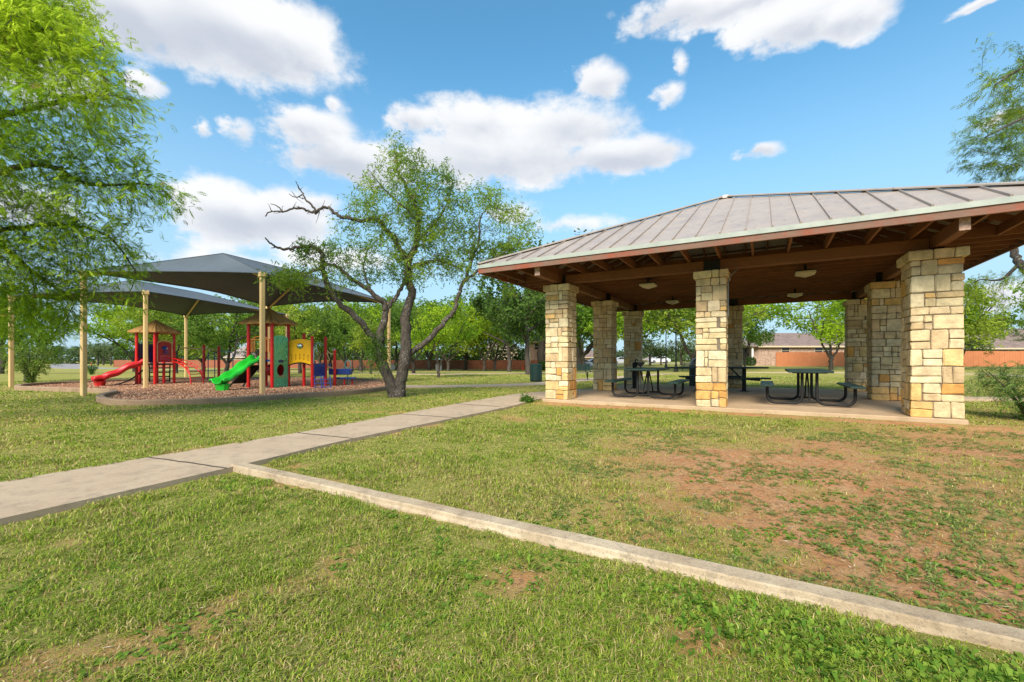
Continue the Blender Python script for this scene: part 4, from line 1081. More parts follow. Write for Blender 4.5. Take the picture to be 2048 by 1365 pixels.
# arch ladder
la = [Vector((*(c1-r1*.02), .95)), None]; e1, e2 = PGp(382, 770.5), PGp(407, 767.7)
s1, s2 = Vector((*(b1+(c1-b1)*.75), .95)), Vector((*(c1+(d1-c1)*.30), .95))
def arcrail(s_, e_, n=12):
    out = []
    for i in range(n+1):
        t = i/n; x = s_+(e_-s_)*math.sin(t*math.pi/2)**.9; z = e_.z+(s_.z+.06-e_.z)*math.cos(t*math.pi/2)**.85
        out.append(Vector((x.x, x.y, z)))
    return out
A1r, A2r = arcrail(s1, e1), arcrail(s2, e2); mb = MB(); mb.tube(A1r, .026, 8); mb.tube([p+Vector((0, 0, .14 if i < 10 else .02)) for i, p in enumerate(A1r)], .018, 8); mb.tube(A2r, .026, 8); mb.tube([p+Vector((0, 0, .14 if i < 10 else .02)) for i, p in enumerate(A2r)], .018, 8)
for i in (2, 4, 6, 8, 9, 10, 11): mb.tube([A1r[i], A2r[i]], .018, 6)
for R_ in (A1r, A2r):
    for i in (3, 5, 7, 9): mb.tube([R_[i], R_[i]+Vector((0, 0, .14))], .014, 6)
mb.build('arch_ladder', M['red'], hut1)
# overhead bar frame
q1, q2 = PGp(407.7, 759.5), PGp(437.6, 758.5)
ob = thing('overhead_bars', 'tan overhead bar held by two red posts between the two play towers', 'climbing frame', (q1.x, q1.y, 0))
play_post(q1, 1.83, ob, .065); play_post(q2, 1.78, ob, .065)
mb = MB(); h_ = Vector((-15.6, 20.6, 1.66)); mb.tube([h_, Vector((q1.x, q1.y, 1.64)), Vector((q2.x, q2.y, 1.60))], .028, 8); mb.build('top_bar', M['tan'], ob)
mb = MB(); mb.tube([(q1.x+.16, q1.y+.1, 1.5), (q1.x+.16, q1.y+.1, 0)], .022, 8); mb.tube([(q2.x-.22, q2.y, 1.5), (q2.x-.22, q2.y, 0)], .022, 8); mb.build('upright', M['blue'], ob)
q3 = PGp(466, 758.5); mb = MB(); mb.tube([Vector((q2.x, q2.y, 1.55)), Vector((q2.x+.4, q2.y, 1.52)), Vector((q3.x-.12, q3.y, 1.52)), Vector((q3.x, q3.y, 1.40)), Vector((q3.x, q3.y, 0))], .026, 8); mb.build('side_bar', M['teal'], ob)

# ---- larger tower
C2 = np.array((-9.32, 16.8)); r2 = np.array((-.485, .874)); p2 = np.array((.874, .485))
hut2 = thing('play_structure', 'larger red playground tower with thatched roof, single green slide and mint climbing wall', 'play structure', (C2[0], C2[1], 0), 0, 'thatched play structures')
a2, b2, c2, d2 = C2-p2*.67, C2-r2*.67+p2*.10, C2+p2*.67, C2+r2*.67-p2*.10
for q in (a2, b2, c2, d2): play_post(q, 2.52, hut2, .06)
thatch_roof(C2, p2, r2, .97, 2.50, 3.08, hut2)
DZ = 1.10
mb = MB(); mb.add([Vector((*q, z)) for z in (DZ-.07, DZ) for q in (a2, b2, c2, d2)], [(3, 2, 1, 0), (4, 5, 6, 7), (0, 1, 5, 4), (1, 2, 6, 5), (2, 3, 7, 6), (3, 0, 4, 7)]); mb.build('deck', M['blue'], hut2)
sl = []
rr = random.Random(5)
for (cx, cz) in ((.22, 1.78), (.60, 1.82), (.80, 1.62), (.22, 1.52), (.85, 1.42), (.25, 1.25), (.58, 1.18), (.85, 1.12)): sl.append(('s', cx, cz, .24, .055, R(62)))
for k in range(4): sl.append(('s', .16+.2*k, .26, .24, .045, R(66)))
sl.append(('e', .5, .70, .205, .23))
gp = pan(hut2, M['mint'], b2, c2, .05, 1.93, .09, .04, sl, inset=.045, name='climbing_wall')
mid = (b2+c2)/2; dgp = (c2-b2)/np.linalg.norm(c2-b2); ngp = np.array((dgp[1], -dgp[0]))
mb = MB(); mb.prism([(-.12, .99), (.12, .99), (.12, 1.08), (-.12, 1.08)], Vector((*(mid+ngp*.03), 0)), (*dgp, 0), (0, 0, 1), .02); mb.build('number_plate', M['blue'], gp)
mb = MB()
for k in range(12):
    a_, b_ = 2*math.pi*k/12, 2*math.pi*(k+1)/12
    pa_, pb_ = [Vector((*(mid+dgp*(.21*math.cos(x_))), .70+.235*math.sin(x_))) for x_ in (a_, b_)]
    bk = Vector((*(-ngp*.45), 0)); mb.add([pa_, pb_, pb_+bk, pa_+bk], [(0, 1, 2, 3)])
mb.add([Vector((*(mid+dgp*(.21*math.cos(2*math.pi*k/12))-ngp*.45), .70+.235*math.sin(2*math.pi*k/12))) for k in range(12)], [tuple(range(12))]); mb.build('tunnel', M['dkred'], gp)
mb = MB(); mb.tube([Vector((*(mid-dgp*.2+ngp*.04), .47)), Vector((*(mid+dgp*.2+ngp*.04), .47))], .016, 6); mb.build('step_bar', M['tan'], gp)
# orange hoop rails on the two near-left sides
for (q, w_) in ((a2, d2), (a2, b2)):
    mb = MB(); A, B = q+(w_-q)*.12, q+(w_-q)*.88; mb.tube(arch_pts(A, B, DZ+.28, 1.85, .12), .02, 8)
    for f in (.10, .20, .80, .90):
        z_ = 1.9; mb.tube([Vector((*(q+(w_-q)*(.12+.76*f)), DZ+.3)), Vector((*(q+(w_-q)*(.12+.76*f)), z_))], .013, 6)
    if w_ is b2: mb.tube([Vector((*A, 1.85)), Vector((*B, 1.85))], .014, 6)
    mb.build('hoop_rail', M['orange'], hut2)
slide(hut2, M['slidegreen'], (-9.43, 16.30), (-9.98, 14.78), DZ-.03, .30, .60, 1)
# black curved net climber on the left side
mb = MB(); Lr = []
for e in (.12, .85):
    s_ = Vector((*(a2+(d2-a2)*e), DZ-.05)); f_ = s_+Vector((-.75, -.15, 0)); 
    L_ = [Vector((s_.x+(f_.x-s_.x)*t**1.4, s_.y+(f_.y-s_.y)*t**1.4, (DZ-.05)*(1-t)**.8+.02)) for t in np.linspace(0, 1, 10)]; Lr.append(L_); mb.tube(L_, .028, 8)
for i in range(1, 9): mb.tube([Lr[0][i], Lr[1][i]], .016, 6)
mb.add([p for L_ in Lr for p in L_[2:9]], [(k, k+1, k+8, k+7) for k in range(6)])
mb.build('net_climber', M['black'], hut2)
# bridge and second deck
e2p, f2p, g2p, h2p, i2p = PGp(624.5, 776), PGp(608, 774), PGp(628.4, 773), PGp(651, 773), PGp(669.5, 772.5)
for q, z in ((e2p, 1.93), (f2p, 2.06), (g2p, 1.0), (h2p, 1.95), (i2p, 1.44)): play_post((q.x, q.y), z, hut2, .058)
yp = pan(hut2, M['yellow'], c2, (e2p.x, e2p.y), .90, 1.80, .09, .035, [('e', .5, 1.62, .20, .115)]+[('s', .14+.18*k, 1.16+.05*math.sin(math.pi*k/4), .19, .05, R(90)) for k in range(5)], .03, .10, 'bridge_panel')
mb = MB(); cc2 = Vector((*c2, 0)); n_ = (Vector((e2p.x, e2p.y, 0))-cc2); back = Vector((*(r2), 0))*.62
vs = []
for i in range(9):
    g = i/8; z = .90+.10*math.sin(math.pi*g); p = cc2+n_*g; vs += [Vector((p.x, p.y, z)), Vector((p.x, p.y, z-.05)), Vector((p.x, p.y, z-.05))+back, Vector((p.x, p.y, z))+back]
mb.add(vs, [(i*4+k, i*4+(k+1) % 4, (i+1)*4+(k+1) % 4, (i+1)*4+k) for i in range(8) for k in range(4)]); mb.build('arched_bridge', M['black'], hut2)
mb = MB(); bq = back*1.35; mb.add([Vector((q.x, q.y, z))+o for z in (.80, .92) for q, o in ((e2p, Vector()), (h2p, Vector((0, -.35, 0))), (h2p, Vector((0, .5, 0))), (e2p, bq))], [(3, 2, 1, 0), (4, 5, 6, 7), (0, 1, 5, 4), (1, 2, 6, 5), (2, 3, 7, 6), (3, 0, 4, 7)]); mb.build('blue_deck', M['blue'], hut2)
pan(hut2, M['blue'], (e2p.x, e2p.y), (h2p.x, h2p.y), .45, .95, .0, .03, [('s', .2+.2*k, .75, .22, .035, R(90)) for k in range(4)], .04)
mb = MB(); mb.tube(arch_pts((e2p.x+.06, e2p.y), (h2p.x-.05, h2p.y), .95, 1.58, .16), .022, 8); mb.build('hoop_rail', M['teal'], hut2)
mb = MB()
for k_ in range(2):
    x = Vector((e2p.x+.10+.25*k_, e2p.y-.05, .5)); y_ = x+Vector((.18, -.35, -.47))
    x2 = x+Vector((.32, .05, 0)); y2 = y_+Vector((.32, .05, 0))
    mb.tube([x, y_], .018, 6); mb.tube([x2, y2], .018, 6)
    for g in (.3, .6, .9): mb.tube([x+(y_-x)*g, x2+(y2-x2)*g], .014, 6)
    if k_ == 0: continue
mb.build('rung_ladder', M['blue'], hut2)
mb = MB(); hp, ip = Vector((h2p.x, h2p.y, 0)), Vector((i2p.x, i2p.y, 0))
for z in (1.52, .95): mb.tube([hp+Vector((0, 0, z)), hp+(ip-hp)*.4+Vector((0, 0, z-.16)), ip+Vector((0, 0, z-.22))], .02, 8)
mb.tube([hp+Vector((.02, 0, 1.4)), hp+Vector((.18, -.05, 1.1)), hp+Vector((.05, 0, .9)), hp+Vector((-.1, 0, 1.15))], .02, 8); mb.tube([hp+Vector((-.35, 0, 1.5)), hp+Vector((-.18, 0, 1.3)), hp+Vector((-.32, 0, 1.05)), hp+Vector((-.06, 0, .95))], .018, 8)
mb.build('coil_rail', M['tan'], hut2)
# low blue activity benches with ring
j1 = PGp(690, 771.5); j2 = PGp(705.5, 771.0)
bn = thing('activity_bench', 'low blue playground bench on red legs with a pale ring on a post', 'play equipment', (j1.x, j1.y, 0))
mb = MB(); mb.box((i2p.x+.12, i2p.y+.3, .60), (.85, .4, .24), R(5), .03); mb.build('blue_box_seat', M['blue'], bn)
mb = MB(); mb.box(((j1.x+j2.x)/2-.12, j1.y+.05, .34), (.78, .36, .06), R(3), .02); mb.build('blue_tray', M['blue'], bn)
for q in (j1, j2):
    mb = MB(); mb.tube([(q.x, q.y-.06, 0), (q.x, q.y-.06, .34)], .032, 8); mb.build('leg', M['red'], bn)
mb = MB(); mb.tube([(j1.x+.08, j1.y+.1, .1), (j1.x+.08, j1.y+.1, .72)], .022, 8); mb.tube([(j1.x+.08+.125*math.sin(k*math.pi/9), j1.y+.1, .90-.165*math.cos(k*math.pi/9)) for k in range(19)], .020, 8); mb.build('ring', M['teal'], bn)

# ================================================================ TREES
def grow(skel, attr, step, kill, infl, seed, iters=160, maxn=5000, droop=0.0):
    """branch network: hand-laid limbs, then twigs that reach for the crown points"""
    r = np.random.default_rng(seed); nodes, par, rad = [], [], []
    for pl in skel:
        pl = np.array(pl, float); first = len(nodes) == 0; prev = -1
        if not first:
            d = np.linalg.norm(np.array(nodes)-pl[0, :3], axis=1); prev = int(np.argmin(d))
        cv = catmull([tuple(p) for p in pl], 5)
        for q, p in enumerate(cv):
            p = np.array(p)
            if q and q < len(cv)-1: p[:3] += r.normal(0, 1, 3)*min(p[3], .05)*.35
            if prev >= 0 and np.linalg.norm(np.array(nodes[prev])-p[:3]) < 1e-3: rad[prev] = max(rad[prev], p[3]); continue
            nodes.append(p[:3]); par.append(prev); rad.append(p[3]); prev = len(nodes)-1
    P = np.array(nodes); n0 = len(P); A = np.array(attr)
    nd = np.full(len(A), 1e9); ni = np.zeros(len(A), int)
    def upd(P_new, off):
        for c in range(0, len(P_new), 64):
            D = np.linalg.norm(A[:, None, :]-P_new[None, c:c+64, :], axis=2); j = D.argmin(1); m = D[np.arange(len(A)), j]; k = m < nd
            nd[k] = m[k]; ni[k] = j[k]+off+c
    upd(P, 0); alive = np.ones(len(A), bool); alive &= nd > kill
    allP = [P]; tot = len(P); Pa = P
    for it in range(iters):
        act = alive & (nd < infl)
        if not act.any() or tot > maxn: break
        ids = np.unique(ni[act]); new = []
        for i in ids:
            k = act & (ni == i); v = A[k]-Pa[i]; v = v/np.linalg.norm(v, axis=1)[:, None]; d = v.sum(0)
            if par[i] >= 0:
                t = Pa[i]-Pa[par[i]]; d = d+.8*t/max(np.linalg.norm(t), 1e-6)
            d = d/max(np.linalg.norm(d), 1e-6)+r.normal(0, .22, 3); d[2] -= droop; d /= np.linalg.norm(d)
            new.append(Pa[i]+d*step); par.append(int(i)); rad.append(0)
        new = np.array(new); Pa = np.vstack([Pa, new]); upd(new, tot); tot = len(Pa); alive &= nd > kill
    return Pa, par, np.array(rad), n0

def wood(P, par, rmin, tip, expo=2.3):
    n = len(P); ch = [[] for _ in range(n)]; a = np.zeros(n)
    for i in range(n-1, -1, -1):
        if a[i] == 0: a[i] = tip**expo
        if par[i] >= 0: a[par[i]] += a[i]; ch[par[i]].append(i)
    rr = a**(1/expo); k = rmin > 0; rr[k] = np.maximum(rmin[k], np.minimum(rr[k], rmin[k]*1.15)); 
    for i in range(n):
        if par[i] >= 0: rr[i] = min(rr[i], rr[par[i]])
    return rr, ch

def wood_mesh(P, par, rr, ch, name, mat, parent, thr=0):
    V, Fs = [], []; n = len(P); starts = [i for i in range(n) if par[i] < 0]
    stack = [(s, None) for s in starts]; base = 0
    while stack:
        s, frm = stack.pop(); pts = []; rs = []
        if frm is not None: pts.append(P[frm]); rs.append(rr[s])
        i = s
        while True:
            pts.append(P[i]); rs.append(rr[i])
            if not ch[i]: break
            c = sorted(ch[i], key=lambda q: -rr[q])
            for o in c[1:]:
                if rr[o] > thr: stack.append((o, i))
            i = c[0]
        if len(pts) < 2: continue
        pts = np.array(pts); rs = np.array(rs); k = 10 if rs[0] > .09 else 6 if rs[0] > .03 else 4 if rs[0] > .012 else 3
        t = np.gradient(pts, axis=0); t /= np.maximum(np.linalg.norm(t, axis=1), 1e-9)[:, None]
        x = np.cross(t[0], (0, 0, 1) if abs(t[0][2]) < .9 else (1, 0, 0)); x /= np.linalg.norm(x); m = len(pts)
        for q in range(m):
            x = x-t[q]*x.dot(t[q]); x /= max(np.linalg.norm(x), 1e-9); y = np.cross(t[q], x)
            for j in range(k):
                a = 2*math.pi*j/k; w_ = rs[q]*(1+(.10*math.sin(3*a+q*.7)+.06*math.sin(5*a-q) if rs[q] > .07 else 0)); V.append(pts[q]+(x*math.cos(a)+y*math.sin(a))*w_)
        for q in range(m-1):
            for j in range(k): Fs.append((base+q*k+j, base+q*k+(j+1) % k, base+(q+1)*k+(j+1) % k, base+(q+1)*k+j))
        base += m*k
    return np_mesh(name, np.array(V), np.array(Fs), 4, mat, parent, smooth=True)

def leaf_quads(P, D, L, W, r):
    """diamond leaflets"""
    n = len(P); S = np.cross(D, r.normal(size=(n, 3))); S /= np.maximum(np.linalg.norm(S, axis=1), 1e-9)[:, None]
    L, W = np.asarray(L)[:, None], np.asarray(W)[:, None]; m = P+D*L*.45
    return np.stack([P, m+S*W, P+D*L, m-S*W], 1).reshape(-1, 3)

def palette(P, n, r, lo, hi, sc, seed, odd=None):
    t = np.clip(vnoise(P[:, 0]+P[:, 2]*.7, P[:, 1]+P[:, 2]*1.3, sc, seed)*1.3-.15+r.normal(0, .16, n), 0, 1)
    c = np.array(lo)+(np.array(hi)-np.array(lo))*t[:, None]; c = c*r.uniform(.8, 1.2, (n, 1))
    if odd is not None: k = r.uniform(0, 1, n) < odd[0]; c[k] = np.array(odd[1])*r.uniform(.7, 1.2, (k.sum(), 1))
    return c

def crown(P, par, rr, tipr, per, L, W, lo, hi, parent, seed, spread=.12, droop=.6, name='crown', odd=None, psc=1.0, keep=None, cl=1):
    r = np.random.default_rng(seed); tip = np.where(rr <= tipr)[0]
    if keep is not None: tip = tip[keep(P[tip])]
    idx = np.repeat(tip, per); n = len(idx); C = P[idx]
    pr = np.array(par)[idx]; f = r.uniform(0, 1, (n, 1)); C = C*(1-f)+P[np.maximum(pr, 0)]*f
    C = C+r.normal(0, spread, (n, 3))
    D = r.normal(size=(n, 3)); D[:, 2] = D[:, 2]*.6-droop; D /= np.linalg.norm(D, axis=1)[:, None]
    cc = palette(C, n, r, lo, hi, psc, seed, odd)
    if cl > 1:       # leaflets in small sprays
        C = np.repeat(C, cl, 0)+np.repeat(D, cl, 0)*np.tile(np.arange(cl), n)[:, None]*L*.35; cc = np.repeat(cc, cl, 0); D = np.repeat(D, cl, 0)+r.normal(0, .55, (n*cl, 3)); D /= np.linalg.norm(D, axis=1)[:, None]; n *= cl
    V = leaf_quads(C, D, r.uniform(.65, 1.25, n)*L, r.uniform(.7, 1.2, n)*W, r)
    return np_mesh(name, V, np.arange(4*n).reshape(-1, 4), 4, M['leaf'], parent, cols=np.repeat(cc, 4, 0))

def ell(r, lst, dens):
    out = []
    for (c, ra) in lst:
        ra = np.array(ra, float); n = max(4, int(dens*ra.prod()**(1)*4.19)); q = r.normal(size=(n, 3)); q /= np.linalg.norm(q, axis=1)[:, None]; q *= r.uniform(.15, 1, (n, 1))**.45; out.append(np.array(c)+q*ra)
    return np.vstack(out)
def epx(u, v, ru, rv, Y, ry=1.0):
    p = PY(u, v, Y); return (tuple(p), (ru/F*Y, ry, rv/F*Y))
def lim(Y0, pts, rs, dy=0.0):
    """limb from survey points; depth drifts by dy"""
    n = len(pts); out = []
    for i, (u, v) in enumerate(pts):
        p = PY(u, v, Y0+dy*i/max(n-1, 1)); out.append((p.x, p.y, p.z, rs[0]+(rs[1]-rs[0])*i/max(n-1, 1)))
    return out

# ---- the leaning mesquite between playground and pavilion
TY = 13.0
mt = thing('mesquite_tree', 'large leaning mesquite with forked lichen-spotted trunks and dead bare limbs beside the playground', 'tree', (-3.45, TY, 0))
sk = [lim(TY, [(792, 800), (786, 780), (772, 748), (760, 705), (763, 668), (772, 622)], (.235, .11), -.3),
      lim(TY, [(759, 695), (740, 668), (721, 644), (683, 610), (657, 576), (646, 538), (647, 508)], (.12, .08), -.8),
      lim(TY-.8, [(647, 510), (628, 495), (608, 494), (585, 497), (568, 499), (551, 493), (538, 485), (530, 476)], (.075, .02), -.5),
      lim(TY-.8, [(647, 538), (620, 545), (590, 552), (560, 556), (540, 545)], (.05, .012), -.4),
      lim(TY-.3, [(772, 622), (766, 606), (742, 584), (704, 559), (680, 538), (657, 529), (630, 540), (600, 556)], (.105, .03), -.5),
      lim(TY-.3, [(772, 622), (782, 606), (793, 593), (806, 567), (814, 530), (800, 500), (790, 470)], (.09, .04), .4),
      lim(TY-.2, [(742, 584), (733, 560), (727, 530), (735, 500)], (.05, .025), .5),
      lim(TY, [(797, 799), (800, 770), (806, 741), (812, 699), (811, 655), (813, 622), (824, 588), (817, 560), (818, 521), (832, 490), (837, 455), (834, 420), (823, 393), (808, 365), (793, 340)], (.235, .04), .3),
      lim(TY+.1, [(818, 521), (800, 497), (787, 475), (768, 455), (759, 441), (735, 440), (712, 440), (695, 434), (683, 435), (668, 424), (650, 414), (634, 424), (619, 424), (602, 417), (585, 418), (565, 424), (543, 423), (530, 433)], (.10, .018), -.9),
      lim(TY-.6, [(634, 424), (622, 410), (610, 398), (606, 387), (598, 378), (593, 364)], (.045, .012), 0),
      lim(TY-.6, [(606, 390), (590, 395), (578, 388)], (.025, .01)), lim(TY-.7, [(565, 424), (553, 412), (541, 408)], (.025, .01)),
      lim(TY+.1, [(818, 540), (845, 526), (880, 522), (905, 532), (940, 535)], (.08, .025), .8),
      lim(TY+.1, [(812, 715), (825, 703), (840, 695), (874, 661), (890, 642), (908, 622), (914, 597), (929, 563), (946, 516), (958, 478), (960, 440), (975, 415)], (.125, .025), .9),
      lim(TY+.5, [(929, 563), (960, 540), (990, 515), (1020, 500)], (.06, .02), .5),
      lim(TY+.2, [(836, 478), (862, 455), (885, 425), (900, 390), (905, 360)], (.06, .018), .5),
      lim(TY+.2, [(836, 445), (815, 420), (790, 400), (765, 375), (745, 350)], (.05, .015), -.4),
      lim(TY+.2, [(793, 345), (795, 320), (788, 298), (795, 280)], (.028, .010), 0)]
r_ = np.random.default_rng(5)
for (uu, vv, Yd) in ((543, 423, 12.3), (565, 424, 12.3), (585, 418, 12.35), (602, 417, 12.4), (619, 424, 12.5), (640, 420, 12.5), (650, 414, 12.55), (606, 398, 12.4), (600, 381, 12.4), (665, 424, 12.6), (590, 393, 12.4), (551, 493, 11.9), (575, 498, 12.0), (600, 493, 12.1), (618, 495, 12.1), (646, 520, 12.2), (560, 556, 11.9), (575, 554, 11.9), (590, 552, 12)):
    for q in range(2):
        du, dv = r_.normal(0, 9), r_.normal(0, 11)+(6 if q else -5); sk.append(lim(Yd, [(uu, vv), (uu+du*.5+r_.normal(0, 2), vv+dv*.5), (uu+du*1.1, vv+dv*.9+r_.normal(0, 3))], (.016, .005), r_.normal(0, .2)))
E_ = [epx(600, 412, 50, 22, TY-.8, .3), epx(560, 490, 30, 14, TY-1.2, .2), epx(785, 410, 90, 70, TY, 1.3), epx(860, 430, 90, 90, TY+.4, 1.5), epx(940, 450, 90, 75, TY+.8, 1.4), epx(1010, 450, 55, 55, TY+1.2, 1.0), epx(1010, 520, 60, 50, TY+1.3, 1.0), epx(920, 530, 70, 45, TY+.9, 1.2),
      epx(720, 440, 55, 45, TY, .9), epx(790, 340, 70, 45, TY, .9), epx(850, 345, 50, 45, TY, .8), epx(905, 350, 30, 30, TY, .6), epx(793, 292, 22, 22, TY, .4), epx(740, 515, 85, 50, TY-.3, 1.3), epx(640, 560, 75, 38, TY-.8, 1.0), epx(580, 560, 50, 38, TY-1, .8), epx(820, 540, 60, 40, TY, 1.2), epx(1050, 460, 32, 40, TY+1, .6), epx(1030, 560, 35, 40, TY+1.2, .7), epx(970, 400, 45, 35, TY+.8, .8), epx(690, 500, 40, 30, TY-.4, .8)]
A_ = ell(r_, E_, 34)
P_, pa_, ra_, n0 = grow(sk, A_, .13, .20, 1.1, 3, 120, 7000, .05)
ra_ = ra_*.80; rr_, ch_ = wood(P_, pa_, ra_, .0048, 2.3)
wood_mesh(P_, pa_, rr_, ch_, 'trunk', M['bark'], mt)
def not_dead(Q):
    u = 1024+F*Q[:, 0]/Q[:, 1]; v = HOR-F*(Q[:, 2]-EYE)/Q[:, 1]
    nz = vnoise(Q[:, 0]+Q[:, 2]*.6, Q[:, 2]*1.1-Q[:, 1]*.8, 1.9, 5)*.65+vnoise(Q[:, 0]-Q[:, 1], Q[:, 2], 4.2, 6)*.35
    return ~((u < 668) & (v < 470)) & ~((u < 600) & (v < 520)) & (nz > .41)
crown(P_, pa_, rr_, .0105, 8, .088, .0135, (.085, .18, .022), (.29, .42, .05), mt, 8, .13, .7, odd=(.03, (.30, .24, .08)), psc=.8, keep=not_dead, cl=4)
# sprouts on the lower trunk
rs_ = np.random.default_rng(33); nn_ = 1500; B_ = np.array([tuple(PY(755+rs_.normal(0, 14), 700+rs_.normal(0, 22), TY-.25)) for _ in range(nn_)]); B_[:, 1] += rs_.normal(0, .18, nn_)
D_ = rs_.normal(size=(nn_, 3)); D_[:, 2] -= .4; D_ /= np.linalg.norm(D_, axis=1)[:, None]
np_mesh('sprouts', leaf_quads(B_, D_, rs_.uniform(.05, .11, nn_), rs_.uniform(.01, .018, nn_), rs_), np.arange(4*nn_).reshape(-1, 4), 4, M['leaf'], mt, cols=np.repeat(palette(B_, nn_, rs_, (.05, .11, .02), (.14, .26, .035), 2, 4), 4, 0))

# ---- near trees whose boughs reach into the frame
def frond_crown(P, par, rr, tipr, per, parent, seed, Lf, pairs, lo, hi, droop, keep=None, hang=(0, 0, 0), lw=.16, name='crown', spread=.06, psc=.8):
    r = np.random.default_rng(seed); tip = np.where(rr <= tipr)[0]
    if keep is not None: tip = tip[keep(P[tip])]
    idx = np.repeat(tip, per); n = len(idx); pr = np.array(par)[idx]
    T = P[idx]-P[np.maximum(pr, 0)]; T /= np.maximum(np.linalg.norm(T, axis=1), 1e-6)[:, None]
    f = r.uniform(0, 1, (n, 1)); C = P[idx]*(1-f)+P[np.maximum(pr, 0)]*f+r.normal(0, spread, (n, 3))
    D = T*.7+r.normal(0, .6, (n, 3))+np.array(hang); D[:, 2] -= droop; D /= np.linalg.norm(D, axis=1)[:, None]
    S = np.cross(D, r.normal(size=(n, 3))*.5+np.array((0, 0, 1.0))); S /= np.maximum(np.linalg.norm(S, axis=1), 1e-6)[:, None]
    L = r.uniform(.7, 1.25, n)*Lf; cc = palette(C, n, r, lo, hi, psc, seed, (.02, (.25, .18, .05)))
    VV = []
    for k in range(pairs):
        t = (k+.6)/pairs; base = C+D*(L*t)[:, None]+np.array((0, 0, -1))*(.18*L*t*t)[:, None]
        for sd in (-1, 1):
            d = S*sd*1.0+D*.55+r.normal(0, .10, (n, 3)); d[:, 2] -= .12; d /= np.linalg.norm(d, axis=1)[:, None]
            l = L*.34*math.sin(math.pi*(.15+.8*t)); w2 = np.cross(d, D*.3+np.array((0, 0, 1.0))); w2 /= np.maximum(np.linalg.norm(w2, axis=1), 1e-6)[:, None]
            w2 = w2*(l*lw)[:, None]; m = base+d*(l*.5)[:, None]; VV.append(np.stack([base, m+w2, base+d*l[:, None], m-w2], 1))
    V = np.stack(VV, 1).reshape(-1, 3); m_ = len(V)//4; cc = np.repeat(cc, pairs*2, 0)*r.uniform(.88, 1.12, (m_, 1))
    return np_mesh(name, V, np.arange(4*m_).reshape(-1, 4), 4, M['leaf'], parent, cols=np.repeat(cc, 4, 0))

NY = 7.0
nt_ = thing('feathery_tree', 'near feathery-leaved tree whose drooping boughs fill the upper left corner', 'tree', (-11.6, 6.6, 0))
b0 = np.array((-11.6, 6.6))
def fan(x, y, z, r): return (x, y, z, r)
def tp(u, v, Y, r): p = PY(u, v, Y); return (p.x, p.y, p.z, r)
sk = [[(-11.6, 6.6, -.1, .22), (-11.5, 6.6, 1.0, .22), (-11.2, 6.6, 2.0, .2), (-10.6, 6.6, 3.2, .16), (-10.0, 6.7, 4.4, .12)],
      [(-10.6, 6.6, 3.2, .1), tp(-180, 330, 6.6, .075), tp(-40, 250, 6.7, .05), tp(90, 210, 6.8, .035), tp(200, 190, 6.9, .02)],
      [(-11.2, 6.6, 2.4, .1), tp(-200, 440, 6.6, .07), tp(-60, 370, 6.7, .05), tp(80, 330, 6.9, .038), tp(180, 370, 7.1, .028), tp(300, 370, 7.2, .014), tp(345, 400, 7.2, .008)],
      [(-11.3, 6.6, 1.9, .1), tp(-160, 520, 6.9, .06), tp(-20, 470, 7.1, .045), tp(100, 450, 7.3, .03), tp(210, 470, 7.4, .02), tp(270, 540, 7.5, .010)],
      [(-10.0, 6.7, 4.4, .09), tp(-120, 90, 6.7, .06), tp(0, 60, 6.7, .04), tp(110, 60, 6.8, .02)],
      [tp(-20, 470, 7.1, .04), tp(60, 540, 7.4, .03), tp(130, 590, 7.6, .018)],
      [(-10.0, 6.7, 4.4, .09), (-9.6, 6.9, 6.0, .05), (-9, 7, 7.5, .02)], [(-11.2, 6.6, 2.0, .1), (-12.5, 7.5, 3.6, .07), (-13.5, 8, 5, .03)]]
r_ = np.random.default_rng(6)
E_ = [epx(30, 60, 110, 80, 6.7, .9), epx(120, 110, 110, 80, 6.8, .8), epx(200, 200, 75, 60, 6.9, .7), epx(60, 220, 130, 80, 6.7, 1.0), epx(150, 300, 120, 70, 6.9, .8), epx(40, 340, 120, 80, 6.8, 1.0), epx(250, 320, 35, 45, 7, .5),
      epx(300, 390, 62, 35, 7.2, .6), epx(200, 420, 90, 55, 7.1, .8), epx(70, 450, 120, 60, 7.0, 1.0), epx(190, 500, 90, 45, 7.3, .8), epx(60, 530, 90, 50, 7.3, 1.0), epx(100, 590, 70, 38, 7.6, .8), epx(30, 640, 60, 50, 7.8, .8), epx(130, 640, 50, 35, 7.9, .6), epx(20, 420, 90, 60, 7, 1.0), epx(20, 30, 90, 50, 6.6, .9), epx(225, 610, 30, 35, 7.5, .4), epx(330, 400, 40, 20, 7.2, .4), epx(255, 250, 30, 30, 7, .4), epx(90, 520, 120, 70, 7.4, 1.0), epx(170, 545, 50, 40, 7.5, .6), epx(60, 610, 80, 50, 7.7, .8), epx(0, 520, 60, 120, 7.2, .8),
      epx(-120, 300, 110, 220, 6.7, 1.0), epx(-80, 0, 150, 80, 6.7, 1.2), ((-9.2, 7, 7.2), (2, 2, 1)), ((-13.2, 8, 4.8), (1.6, 1.6, 1.2))]
A_ = ell(r_, E_, 95)
P_, pa_, ra_, n0 = grow(sk, A_, .11, .17, .9, 4, 150, 20000, .10)
rr_, ch_ = wood(P_, pa_, ra_, .0032, 2.35)
wood_mesh(P_, pa_, rr_, ch_, 'trunk', M['bark_plain'], nt_)
frond_crown(P_, pa_, rr_, .020, 9, nt_, 12, .150, 8, (.20, .36, .02), (.52, .66, .05), .15, hang=(.45, 0, -.05), lw=.17, spread=.13)

